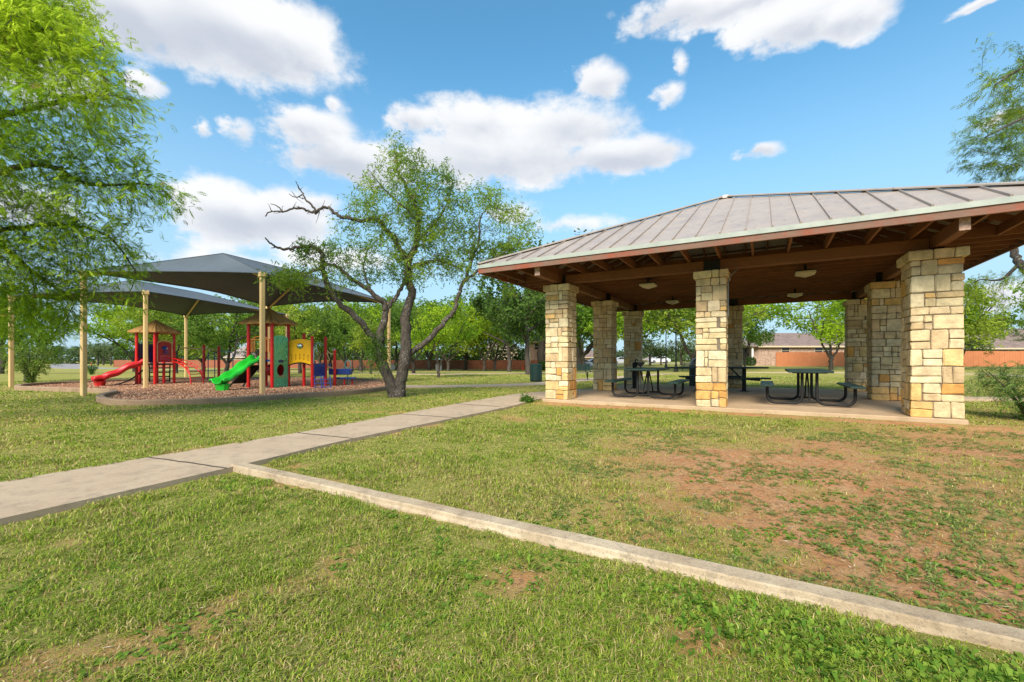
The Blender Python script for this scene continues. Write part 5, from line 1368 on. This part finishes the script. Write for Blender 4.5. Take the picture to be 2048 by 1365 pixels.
rt = thing('feathery_tree', 'feathery-leaved tree reaching in from the right edge above and beside the roof', 'tree', (13.9, 10.2, 0))
sk = [[(13.9, 10.2, -.1, .24), (13.8, 10.2, 1.4, .2), (13.6, 10.2, 2.6, .17), (13.3, 10.1, 4.2, .12), (13.0, 9.8, 6.0, .07)],
      [(13.6, 10.2, 2.4, .12), tp(2090, 575, 11.3, .10), tp(2040, 528, 11.8, .09), tp(2028, 500, 12.0, .085), tp(2026, 470, 12.0, .08)],
      [tp(2040, 528, 11.8, .05), tp(2000, 560, 12, .03), tp(1960, 560, 12.3, .015), tp(1935, 575, 12.4, .008)],
      [(13.0, 9.8, 6.0, .07), tp(2140, 120, 9.0, .05), tp(2060, 130, 8.8, .03), tp(1990, 170, 8.7, .014)],
      [(13.1, 9.8, 5.0, .07), tp(2150, 230, 9.0, .05), tp(2070, 230, 8.8, .03), tp(1970, 275, 8.6, .012)], [(13.3, 10.1, 4.2, .12), (14.5, 11.5, 6.2, .06), (15.5, 12, 8, .03)]]
r_ = np.random.default_rng(16)
E_ = [epx(2055, 120, 60, 50, 8.8, .8), epx(2010, 180, 70, 45, 8.7, .7), epx(2060, 210, 60, 50, 8.8, .8), epx(1985, 240, 50, 25, 8.6, .5), epx(2010, 290, 55, 22, 8.6, .5), epx(1985, 85, 30, 15, 8.7, .4), epx(2130, 160, 100, 120, 9, 1.0),
      epx(1985, 570, 55, 40, 12.2, .8), epx(2045, 585, 50, 50, 11.8, .9), epx(1955, 615, 30, 35, 12.3, .6), epx(2020, 640, 40, 25, 12, .6), ((15, 12, 7.4), (2.4, 2.2, 1.4))]
A_ = ell(r_, E_, 30)
P_, pa_, ra_, n0 = grow(sk, A_, .12, .19, 1.0, 14, 150, 5200, .08)
rr_, ch_ = wood(P_, pa_, ra_, .0036, 2.35)
wood_mesh(P_, pa_, rr_, ch_, 'trunk', M['bark'], rt)
frond_crown(P_, pa_, rr_, .014, 7, rt, 17, .15, 6, (.11, .20, .02), (.36, .48, .05), .30, hang=(-.35, 0, -.1), lw=.17)

def bush(name, label, cat, loc, rad, h, seed, lo, hi, ns=14, Lf=.14, frond=True, per=3, dens=30):
    t = thing(name, label, cat, loc); r = np.random.default_rng(seed); x, y, z0 = loc; sk = []
    for k in range(ns):
        a = 2*math.pi*k/ns+r.normal(0, .3); q = r.uniform(.45, .95)
        if k == 0: sk.append([(x, y, z0-.1, .04), (x, y, z0+.12, .04)])
        sk.append([(x+.04*math.cos(a), y+.04*math.sin(a), z0+.08, .022), (x+rad*.35*q*math.cos(a), y+rad*.35*q*math.sin(a), z0+h*.4, .014), (x+rad*q*.85*math.cos(a), y+rad*q*.85*math.sin(a), z0+h*.8, .008)])
    A = ell(r, [((x, y, z0+h*.6), (rad, rad, h*.42))], dens)
    P_, pa_, ra_, n0 = grow(sk, A, .1, .15, .8, seed, 60, 1800)
    rr_, ch_ = wood(P_, pa_, ra_, .004); wood_mesh(P_, pa_, rr_, ch_, 'stems', M['bark_plain'], t)
    if frond: frond_crown(P_, pa_, rr_, .03, per*2, t, seed, Lf, 6, lo, hi, .2, name='foliage')
    else: crown(P_, pa_, rr_, .03, per*4, .07, .018, lo, hi, t, seed, .06, .1, 'foliage')
    return t
bush('feathery_shrub', 'feathery pale green shrub at the right edge beside the front right pillar', 'shrub', (9.45, 8.0, 0), .80, 1.10, 41, (.12, .24, .06), (.30, .46, .12), dens=400)
p = G(62, 769); bush('leafy_shrub', 'round leafy shrub with many upright stems at the left tip of the playground border', 'shrub', tuple(p), 1.05, 1.95, 42, (.06, .13, .015), (.22, .33, .045), 18, .16, False, 3, 130)
p = G(183, 749.5); bush('small_shrub', 'tiny green shrub on the lawn behind the red slide', 'shrub', tuple(p), .5, .8, 43, (.07, .16, .03), (.16, .30, .05), 8, .16, False, 3, 200)
p = G(1080, 805); p = pv(-.35, -.35, -SLZ); 
bush('weed_clump', 'low weed clump at the foot of the front left pillar', 'weeds', (p.x, p.y, 0), .20, .10, 44, (.09, .19, .03), (.2, .33, .05), 8, .06, False, 4, 300)

# ---- trees of the park and beyond: a few kinds, each tree its own object
def proto(seed, kind):
    r = np.random.default_rng(seed)
    t = bpy.data.objects.new('tree_source', None); COL.objects.link(t); ORG[t.name] = Vector((0, 0, 0))
    if kind == 'mesquite':
        sk = [[(0, 0, -.15, .125), (.05, 0, .35, .11), (.0, .02, .8, .10)]]; k = r.integers(3, 5); a0 = r.uniform(0, 6.28)
        for i in range(k):
            a = a0+2*math.pi*i/k+r.normal(0, .3); q = r.uniform(.5, 1.1); c, s = math.cos(a), math.sin(a)
            sk.append([(0, .02, .75, .075), (.5*q*c, .5*q*s, 1.4+r.normal(0, .15), .062), (.9*q*c+.1, .9*q*s, 2.1, .05), (1.5*q*c, 1.5*q*s, 3.0, .045), (2.0*q*c, 2.0*q*s, 3.9, .02)])
            sk.append([(.9*q*c+.1, .9*q*s, 2.1, .05), (1.9*q*math.cos(a+.5), 1.9*q*math.sin(a+.5), 2.7, .035), (2.9*q*math.cos(a+.6), 2.9*q*math.sin(a+.6), 3.1, .015)])
        E = [((r.uniform(-1.9, 1.9), r.uniform(-2.1, 2.1), r.uniform(2.0, 4.7)), (r.uniform(.7, 1.4), r.uniform(.7, 1.4), r.uniform(.5, .9))) for _ in range(16)]+[((0, 0, 4.3), (1.6, 1.6, .9))]
        st, kl, inf, dn, per, L, W, dr = .22, .32, 1.6, 5.5, 8, .15, .042, .5
    elif kind == 'oak':
        sk = [[(0, 0, -.15, .14), (.02, 0, .9, .12), (0, .03, 1.7, .10), (.1, .0, 2.6, .08), (0, 0, 3.8, .05)]]
        for i in range(7):
            a = i*2.4+r.normal(0, .3); z = 1.5+i*.33; c, s = math.cos(a), math.sin(a); sk.append([(0, 0, z, .08), (.8*c, .8*s, z+.5, .055), (1.6*c, 1.6*s, z+.9, .02)])
        E = [((r.uniform(-1.3, 1.3), r.uniform(-1.3, 1.3), r.uniform(2.3, 4.8)), (r.uniform(.8, 1.3), r.uniform(.8, 1.3), r.uniform(.7, 1.1))) for _ in range(11)]
        st, kl, inf, dn, per, L, W, dr = .22, .30, 1.5, 7.5, 8, .16, .056, .1
    else:   # round far tree
        sk = [[(0, 0, -.15, .16), (0, 0, 1.0, .13), (0, 0, 2.2, .10), (.1, 0, 3.6, .05)]]
        for i in range(5):
            a = i*2.4; c, s = math.cos(a), math.sin(a); sk.append([(0, 0, 1.2+i*.3, .07), (.9*c, .9*s, 2.0+i*.3, .04), (1.5*c, 1.5*s, 2.5+i*.3, .02)])
        E = [((r.uniform(-1.0, 1.0), r.uniform(-1.0, 1.0), r.uniform(1.9, 4.0)), (r.uniform(.9, 1.3), r.uniform(.9, 1.3), r.uniform(.8, 1.1))) for _ in range(8)]
        st, kl, inf, dn, per, L, W, dr = .28, .40, 1.6, 5.0, 7, .22, .08, .1
    A = ell(r, E, dn); P, pa, ra, n0 = grow(sk, A, st, kl, inf, seed, 80, 2600, .02); rr, ch = wood(P, pa, ra, .009, 2.3)
    wood_mesh(P, pa, rr, ch, 'trunk', M['bark_plain'], t)
    PAL = {'mesquite': ((.13, .26, .014), (.42, .58, .035)), 'oak': ((.028, .065, .012), (.11, .19, .035)), 'round': ((.085, .13, .045), (.19, .25, .10))}[kind]
    if seed == 52: PAL = ((.085, .19, .02), (.26, .42, .045))
    if seed == 53: PAL = ((.13, .22, .02), (.38, .47, .06))
    if seed == 54: PAL = ((.05, .115, .018), (.18, .30, .04))
    crown(P, pa, rr, .016, per, L, W, PAL[0], PAL[1], t, seed, .17, dr, psc=.7, cl=3 if kind == 'mesquite' else 2)
    return t, max(P[:, 2])
PR = {}
for nm, sd_, kd_ in (('m1', 51, 'mesquite'), ('m2', 52, 'mesquite'), ('m3', 53, 'mesquite'), ('m4', 54, 'mesquite'), ('o1', 61, 'oak'), ('o2', 62, 'oak'), ('r1', 71, 'round'), ('r2', 72, 'round')):
    PR[nm] = proto(sd_, kd_)
KN = {'m': 'mesquite_tree', 'o': 'oak_tree', 'r': 'round_tree'}
used = set()
def plant(u, vb, vt, kind, rz, label, wk=1.0, Y=None, grp=None):
    p = G(u, vb) if Y is None else Vector(((u-1024)/F*Y, Y, float(gh((u-1024)/F*Y, Y))))
    h = (EYE-(vt-HOR)/F*p.y)-p.z; src, hh = PR[kind]
    o = copy_tree(src); o.name = KN[kind[0]]; o.location = p; s = h/hh; o.scale = (s*wk, s*wk, s); o.rotation_euler = (0, 0, rz)
    tag(o, label, 'tree', grp or {'m': 'mesquite trees on the park lawn', 'o': 'dark oaks', 'r': 'rounded street trees'}[kind[0]])
    for c in bpy.data.objects:
        if c.parent == o: c.name = c.name.split('.')[0]
    return o
TR = [
 (305, 743, 604, 'm4', 1.9, 'mid-green mesquite directly behind the arch ladder of the smaller tower', 1.2),
 (405, 745, 600, 'm3', .4, 'mesquite between the back tan post and the overhead bars', 1.25),
 (560, 741, 598, 'm2', 2.2, 'mesquite behind the mint climbing wall', 1.25),
 (690, 747, 622, 'm4', 4.6, 'dark green mesquite left of the fanned-trunk tree', 1.0),
 (762, 741, 602, 'm3', 3.9, 'far mesquite directly behind the base fork of the large leaning tree', 1.3),
 (858, 741, 598, 'm2', 5.1, 'far mesquite just left of the lone forked mesquite', 1.3),
 (1130, 741, 545, 'm3', 2.7, 'mesquite right behind the front left pillar', 1.25),
 (4, 748, 560, 'o1', .3, 'dark tree at the far left edge, half hidden behind the first tan post', 1.0),
 (50, 764, 590, 'm2', 1.0, 'leafy tree standing behind the round shrub at the left tip of the playground', .8),
 (268, 744, 610, 'm1', .2, 'bright green mesquite behind the thatched roof of the smaller tower, on its left', 1.15),
 (352, 747, 602, 'm3', 2.1, 'bright green mesquite behind the back tan post of the rear sail', 1.1),
 (455, 753, 596, 'm4', 4.0, 'dark-limbed mesquite behind the overhead bar and the green slide', 1.15),
 (520, 745, 600, 'm1', 3.0, 'mesquite right behind the larger thatched tower', 1.1),
 (600, 747, 596, 'm3', 5.0, 'yellow-green mesquite above the yellow bridge panel', 1.1),
 (640, 742, 612, 'm2', 2.6, 'mesquite just right of the yellow bridge panel, behind the blue deck', 1.0),
 (722, 743.5, 604, 'm1', 1.7, 'mesquite with fanned trunks beyond the low blue activity bench', 1.15),
 (660, 741, 612, 'm4', .7, 'far mesquite between the tower and the fanned-trunk tree', 1.1),
 (742, 748, 640, 'm3', 2.9, 'small leafy mesquite hidden behind the left fork of the large leaning tree', .9),
 (826, 747, 605, 'm4', .9, 'mesquite right behind the right fork of the large leaning tree', 1.1),
 (792, 741, 600, 'm4', 5.5, 'far mesquite seen through the fork of the large leaning tree', 1.2),
 (878, 755, 612, 'm1', 2.5, 'mesquite with a forked trunk standing alone in the middle of the lawn', .95),
 (896, 743, 606, 'm3', 1.2, 'far mesquite directly behind the lone forked mesquite', 1.1),
 (932, 741, 590, 'm4', 3.4, 'far mesquite by the fence between the lone mesquite and the litter bin', 1.2),
 (968, 743, 604, 'm1', .1, 'thin-trunked mesquite near the wooden fence', 1.0),
 (990, 742.5, 610, 'm3', 4.4, 'leaning mesquite near the wooden fence, left of the double-trunked oak', 1.0),
 (1018, 744, 585, 'o1', 1.0, 'dark double-trunked oak left of the litter bin', 1.1),
 (1055, 749.5, 540, 'o2', 2.2, 'tall dark oak beside the litter bin, left of the front left pillar', 1.0),
 (1085, 741, 480, 'o1', 4.0, 'tallest oak, its crown just showing above the left end of the roof', 1.25),
 (1165, 742, 560, 'm2', .4, 'bright mesquite seen between the front left and middle left pillars', 1.2),
 (1215, 741, 560, 'm4', 1.4, 'mesquite behind the middle left pillar', 1.1),
 (1262, 741, 585, 'm1', 2.2, 'mesquite behind the rear left pillar', .9),
 (1386, 744, 540, 'm3', .3, 'thick-trunked mesquite beside the tall black lamp post', 1.15),
 (1440, 740, 560, 'm1', 1.0, 'mesquite hidden behind the front middle pillar', 1.2),
 (1490, 738, 622, 'm2', 1.3, 'pale mesquite left of the brick house, right of the rear middle pillar', .9),
 (1662, 741, 585, 'm1', 3.6, 'spreading mesquite with a V trunk in front of the pale fence and brick house', 1.1),
 (1770, 738, 560, 'm4', 3.6, 'mesquite behind the two stacked-looking right rear pillars', 1.2),
 (1880, 739, 560, 'm3', .6, 'mesquite behind the front right pillar', 1.1),
 (1922, 739, 575, 'm1', 5.2, 'bright mesquite just right of the front right pillar', .75),
 (2125, 740, 560, 'm2', 5.6, 'mesquite beyond the fence line at the far right edge', 1.2),
 (1300, 732, 678, 'r1', .3, 'grey-green round tree left of the distant lamp post', 1.3),
 (1322, 731, 688, 'r2', 1.3, 'lower grey-green round tree touching the distant lamp post', 1.3),
 (1362, 731, 682, 'r1', 2.3, 'grey-green round tree right of the tall black lamp post', 1.3),
 (1396, 731, 680, 'r2', 4.3, 'grey-green round tree behind the domed bin', 1.3),
 (1280, 731, 684, 'r2', 3.0, 'grey-green round tree peeping past the rear left pillar', 1.3),
 (1950, 733, 672, 'o1', .5, 'dark tree against the end wall of the far right house', 1.0),
 (2015, 731, 660, 'o2', 1.5, 'dark bushy tree in front of the far right house roof', 1.2),
 (112, 724, 690, 'o1', .2, 'dark far tree left of the road crest', 1.6),
 (95, 723.5, 694, 'o2', 1.2, 'dark far tree at the left of the road, behind the round shrub', 1.6),
 (168, 724.5, 686, 'o2', 2.2, 'large far tree right of the road crest, behind the second tan post', 1.7),
 (196, 731, 686, 'r1', .6, 'young street tree nearest the far road', 1.0),
 (207, 731, 684, 'r2', 1.9, 'young street tree second from the far road', 1.0),
 (222, 731.5, 692, 'r1', 3.1, 'young street tree third from the far road, by the brick-red fence end', .9),
 (240, 729, 684, 'o1', 3.1, 'dark far tree behind the left end of the wooden fence', 1.3),
]
for (u, vb, vt, kd_, rz_, lb, wk) in TR: plant(u, vb, vt, kd_, rz_, lb, wk)
for src, _ in PR.values():
    for c in [x for x in bpy.data.objects if x.parent == src]: bpy.data.objects.remove(c)
    bpy.data.objects.remove(src)

# foliage masses nobody could count: garden trees behind the fences and the wooded skyline
def mass(name, label, cat, blobs, n, L, W, lo, hi, seed):
    r = np.random.default_rng(seed); vol = np.array([b[1][0]*b[1][2] for b in blobs]); pr = vol/vol.sum(); k = r.choice(len(blobs), n, p=pr)
    C = np.array([b[0] for b in blobs])[k]; Rr = np.array([b[1] for b in blobs])[k]; q = r.normal(size=(n, 3)); q /= np.linalg.norm(q, axis=1)[:, None]; q *= r.uniform(.3, 1, (n, 1))**.4
    P = C+q*Rr; D = r.normal(size=(n, 3)); D[:, 2] -= .2; D /= np.linalg.norm(D, axis=1)[:, None]
    cc = palette(P, n, r, lo, hi, .25, seed); hue = r.uniform(.75, 1.25, len(blobs))[k][:, None]
    V = leaf_quads(P, D, r.uniform(.6, 1.3, n)*L, r.uniform(.6, 1.3, n)*W, r)
    return tag(np_mesh(name, V, np.arange(4*n).reshape(-1, 4), 4, M['leaf'], cols=np.repeat(cc*hue, 4, 0)), label, cat, kind='stuff')
r = random.Random(3); bl = []
u = 250
while u < 1120:
    Yq = 112-(u-228)*.0304+4+r.uniform(0, 6); h = r.uniform(26, 44)/F*Yq; p = PY(u, 722, Yq); bl.append(((p.x, p.y, -.95+h*.45+.6), (r.uniform(2.2, 3.6), 2.0, h*.55+.5))); u += r.uniform(10, 19)
mass('garden_greenery', 'dark bushes and garden trees crowding behind the long wooden fence', 'greenery', bl, 36000, .42, .15, (.035, .07, .015), (.15, .24, .04), 81)
bl = []
for u0, u1, Y_, hs in ((-700, 2700, 190, (14, 34)), (1100, 1500, 150, (14, 28))):
    u = u0
    while u < u1:
        h = r.uniform(*hs); p = PY(u, 718-h*.35, Y_*r.uniform(.95, 1.1)); rad = r.uniform(14, 30)/F*p.y; bl.append(((p.x, p.y, (p.z-.9)*.5), (rad, 4, h*.55/F*p.y+1.5))); u += r.uniform(9, 22)
mass('distant_woods', 'low wooded skyline beyond the park', 'woods', bl, 60000, 1.0, .38, (.045, .075, .03), (.12, .17, .05), 82)
bl = [((PY(u, 722, 60).x, 60, 1.0), (1.6, 1.2, 1.4)) for u in (1940, 1962, 1995, 2025, 2060)]
mass('fence_bushes', 'dark bushes behind the pale fence at the far right', 'bushes', bl, 3500, .2, .07, (.035, .08, .02), (.12, .2, .05), 83)
p = PY(1500, 727, 62); mass('clipped_hedge', 'clipped dark green hedge at the left corner of the brick house', 'hedge', [((p.x, 62, .75), (.9, .6, .75))], 1600, .14, .05, (.03, .08, .015), (.09, .19, .03), 84)
p = PY(1086, 733, 80); mass('clipped_hedge', 'clipped green hedge before the brick house left of the pavilion', 'hedge', [((p.x, 80, .0), (1.3, .7, .7))], 1500, .2, .07, (.03, .09, .015), (.10, .20, .03), 85)

# ================================================================ FENCES
def fence(label, a, b, h, mat, grp):
    a, b = Vector(a), Vector(b); t = thing('wooden_fence', label, 'fence', (a.x, a.y, float(gh(a.x, a.y))), 0, grp); L = (b-a).length; d = (b-a)/L; n_ = int(L/.30); mb = MB(); rr = random.Random(n_); mr = MB(); mp_ = MB()
    for i in range(n_):
        p = a+d*(i+.5)*(L/n_); z = float(gh(p.x, p.y)); hh = h+rr.uniform(-.015, .015)
        mb.box((p.x, p.y, z+hh/2), (L/n_-.012, .02+.01*(i % 2), hh), math.atan2(d.y, d.x))
    nn = Vector((-d.y, d.x)); sec = max(1, int(L/2.4))
    for i in range(sec+1):
        p = a+d*(i*L/sec)+nn*.08; z = float(gh(p.x, p.y)); mp_ = MB(); mp_.box((p.x, p.y, z+h/2), (.09, .09, h), math.atan2(d.y, d.x)); mp_.build('post', mat, t)
    for q in (.3, h-.3):
        p0, p1 = a+nn*.04, b+nn*.04; mr.bar((p0.x, p0.y, float(gh(p0.x, p0.y))+q), (p1.x, p1.y, float(gh(p1.x, p1.y))+q), .04, .09)
    mb.build('boards', mat, t); mr.build('rails', mat, t); return t
def xy(u, Y): return ((u-1024)/F*Y, Y)
gf = 'wooden privacy fences round the park'
fence('long reddish-brown wooden privacy fence running behind the playground and trees', xy(228, 112), xy(1083, 86), 1.83, M['fence'], gf)
fence('short reddish fence end turning away beside the young street trees', xy(228, 112), xy(262, 135), 1.83, M['fence'], gf)
fence('pale orange wooden fence in front of the brick house, seen through the pavilion', xy(1553, 57), xy(1815, 56.5), 1.83, M['fence_r'], gf)
fence('pale orange wooden fence at the far right, beyond the front right pillar', xy(1818, 56.5), xy(2300, 54), 1.95, M['fence_r'], gf)

# ================================================================ HOUSES
def house(label, x0, x1, y0, y1, zb, ze, zr, inset, wm, rm, wins, rz=0, name='brick_house', hip=True):
    t = thing(name, label, 'house', (x0, y0, zb)); ov = .45
    mb = MB(); mb.box(((x0+x1)/2, (y0+y1)/2, (zb+ze)/2-.2), (x1-x0, y1-y0, ze-zb+.4)); wl = mb.build('wall', wm, t)
    X0, X1, Y0, Y1 = x0-ov, x1+ov, y0-ov, y1+ov; ym = (y0+y1)/2
    if hip: a, b = Vector((X0+inset, ym, zr)), Vector((X1-inset, ym, zr))
    else: a, b = Vector((X0, ym, zr)), Vector((X1, ym, zr))
    c = [Vector((X0, Y0, ze)), Vector((X1, Y0, ze)), Vector((X1, Y1, ze)), Vector((X0, Y1, ze))]; dn = Vector((0, 0, -.12))
    mb = MB(); mb.add(c+[a, b]+[q+dn for q in c], [(0, 1, 5, 4), (1, 2, 5), (2, 3, 4, 5), (3, 0, 4), (9, 8, 7, 6)]); rf = mb.build('roof', rm, t)
    mb = MB()
    for i in range(4): mb.bar(c[i]+dn*.7, c[(i+1) % 4]+dn*.7, .05, .22)
    mb.build('fascia_board', M['cream'], rf)
    for (wx, wz, ww, wh) in wins:
        mb = MB(); y = y0-.02
        mb.box((wx, y, wz+wh/2+.04), (ww+.16, .06, .08)); mb.box((wx, y, wz-wh/2-.04), (ww+.16, .08, .08)); mb.box((wx-ww/2-.04, y, wz), (.08, .06, wh)); mb.box((wx+ww/2+.04, y, wz), (.08, .06, wh)); mb.box((wx, y+.005, wz), (ww, .03, .05))
        w_ = mb.build('window', M['cream'], t); mb = MB(); mb.box((wx, y+.012, wz), (ww, .02, wh)); mb.build('pane', M['glass'], w_)
    return t, rf
Yh = 64; X = lambda u, Y=Yh: (u-1024)/F*Y
h1, rf = house('long brick house with brown shingle hip roof behind the pale fence, seen through pavilion', X(1507), X(1507)+27, Yh, Yh+11, .18, 3.02, 5.25, 5.2, M['brick'], M['shingle'],
      [(X(1571), 2.35, 1.1, .95), (X(1637), 2.35, 1.1, .95), (X(1653), 2.35, 1.0, .95)])
mb = MB(); mb.box((X(1505)-.35, Yh-.6, 1.6), (.22, .22, 2.85)); mb.build('porch_post', M['white'], h1); mb = MB(); mb.box((X(1495), Yh+1.2, 1.5), (1.6, .1, 2.6)); mb.build('porch_recess', M['glass'], h1)
mb = MB(); mb.add([(X(1487), Yh-1, 3.0), (X(1512), Yh-1, 3.0), (X(1515), Yh+4, 3.9), (X(1487), Yh+4, 3.9), (X(1487), Yh-1, 2.9), (X(1512), Yh-1, 2.9)], [(0, 1, 2, 3), (4, 5, 1, 0)]); mb.build('porch_roof', M['shingle'], rf)
Yg = 63; h2, rf = house('far right brick house with a broad brown shingle roof above the fence', X(1950, Yg), X(1950, Yg)+24, Yg, Yg+12, .18, 2.7, 5.9, 2.0, M['brick'], M['shingle'], [(X(1968, Yg), 1.9, 1.2, 1.0), (X(2030, Yg), 1.9, 1.2, 1.0)])
mb = MB(); p = PY(1994, 652, Yg+5.5); mb.lathe(p-Vector((0, 0, .35)), [(.2, 0), (.2, .45), (.32, .5), (.3, .62), (.05, .7)], 10); mb.build('roof_vent', M['shingle'], rf)
Yc = 108; house('house with a grey shingle roof glimpsed behind the slide end of the large tower', X(452, Yc), X(452, Yc)+9, Yc, Yc+9, -.95, 1.6, 4.9, 3.0, M['cream'], M['shingle_g'], [], name='grey_roofed_house')
Yd = 104; house('cream gabled house glimpsed between trees above the long fence', X(962, Yd), X(962, Yd)+9, Yd, Yd+9, -.95, 3.4, 5.4, 2.8, M['cream'], M['shingle'], [(X(985, Yd), 2.0, 1.2, 1.2)], name='cream_house')
Ye = 88; house('two-storey brick house behind the litter bin, left of the pavilion', X(1058, Ye), X(1058, Ye)+11, Ye, Ye+10, -.9, 4.6, 7.0, 3.0, M['brick'], M['shingle'], [(X(1084, Ye), .8, 1.4, 2.6), (X(1075, Ye), 3.6, 1.2, 1.2)], name='brick_house')
Yf = 112; house('distant brick house between the front left and middle left pillars', X(1148, Yf), X(1148, Yf)+7, Yf, Yf+8, -.9, 1.6, 3.4, 2.2, M['brick'], M['shingle'], [], name='brick_house')
Yk = 130; house('distant low tan building beyond the round trees, seen past the rear left pillar', X(1298, Yk), X(1298, Yk)+5.2, Yk, Yk+6, -.9, .95, 1.9, 1.6, M['cream'], M['shingle_g'], [], name='tan_building')

# ================================================================ ROADS AND CARS
sheet('road', strip([g3(262, 737), g3(190, 737.2), g3(150, 735), g3(133, 729), g3(127, 725)], 8.5), .03, .3, M['road'])
sheet('street', strip([tuple(Vector(xy(1130, 96))), tuple(Vector(xy(1300, 98))), tuple(Vector(xy(1450, 100)))], 9), .03, .3, M['road'])
def car(label, loc, rz, mat, L=4.6, W=1.85):
    t = thing('parked_car', label, 'car', (0, 0, 0), 0, 'cars parked along the far street')
    prof = [(-L/2, .35), (-L/2, .78), (-L/2+.25, .92), (-L/2+1.0, 1.02), (-L/2+1.7, 1.48), (L/2-1.3, 1.52), (L/2-.45, 1.05), (L/2-.02, .95), (L/2, .4), (L/2-.4, .28), (-L/2+.4, .28)]
    mb = MB(); mb.prism(prof, (0, 0, 0), (1, 0, 0), (0, 0, 1), W); bd = mb.build('body', mat, t)
    mb = MB(); g = [(-L/2+1.15, 1.05), (-L/2+1.78, 1.42), (L/2-1.38, 1.46), (L/2-.75, 1.08)]; mb.prism(g, (0, 0, 0), (1, 0, 0), (0, 0, 1), W+.02); mb.build('window', M['glass'], t)
    for x in (-L/2+.9, L/2-.9):
        for y in (-W/2+.05, W/2-.05):
            mb = MB(); mb.tube([(x, y-.11, .33), (x, y+.11, .33)], .33, 16); wh = mb.build('wheel', M['tyre'], t); mb = MB(); mb.tube([(x, y-.12, .33), (x, y+.12, .33)], .19, 10); mb.build('rim', M['grey'], wh)
    t.location = loc; t.rotation_euler = (0, 0, rz); return t
def cl_(u, Y): return ((u-1024)/F*Y, Y, float(gh((u-1024)/F*Y, Y))+.03)
car('white parked car showing between the front left and middle left pillars', cl_(1163, 96), 0, M['carw']); car('dark parked car beside the white one, against the middle left pillar', cl_(1190, 99), .1, M['card'])
car('silver-white parked car beyond the tabletop, left of the distant lamp post', cl_(1318, 99), 0, M['carw']); car('white car just right of the black fountain pedestal, far away', cl_(1243, 97), 0, M['carw'])
p = G(152, 724); car('dark car on the far road crest at the left', (p.x, p.y, p.z+.03), R(70), M['card'])
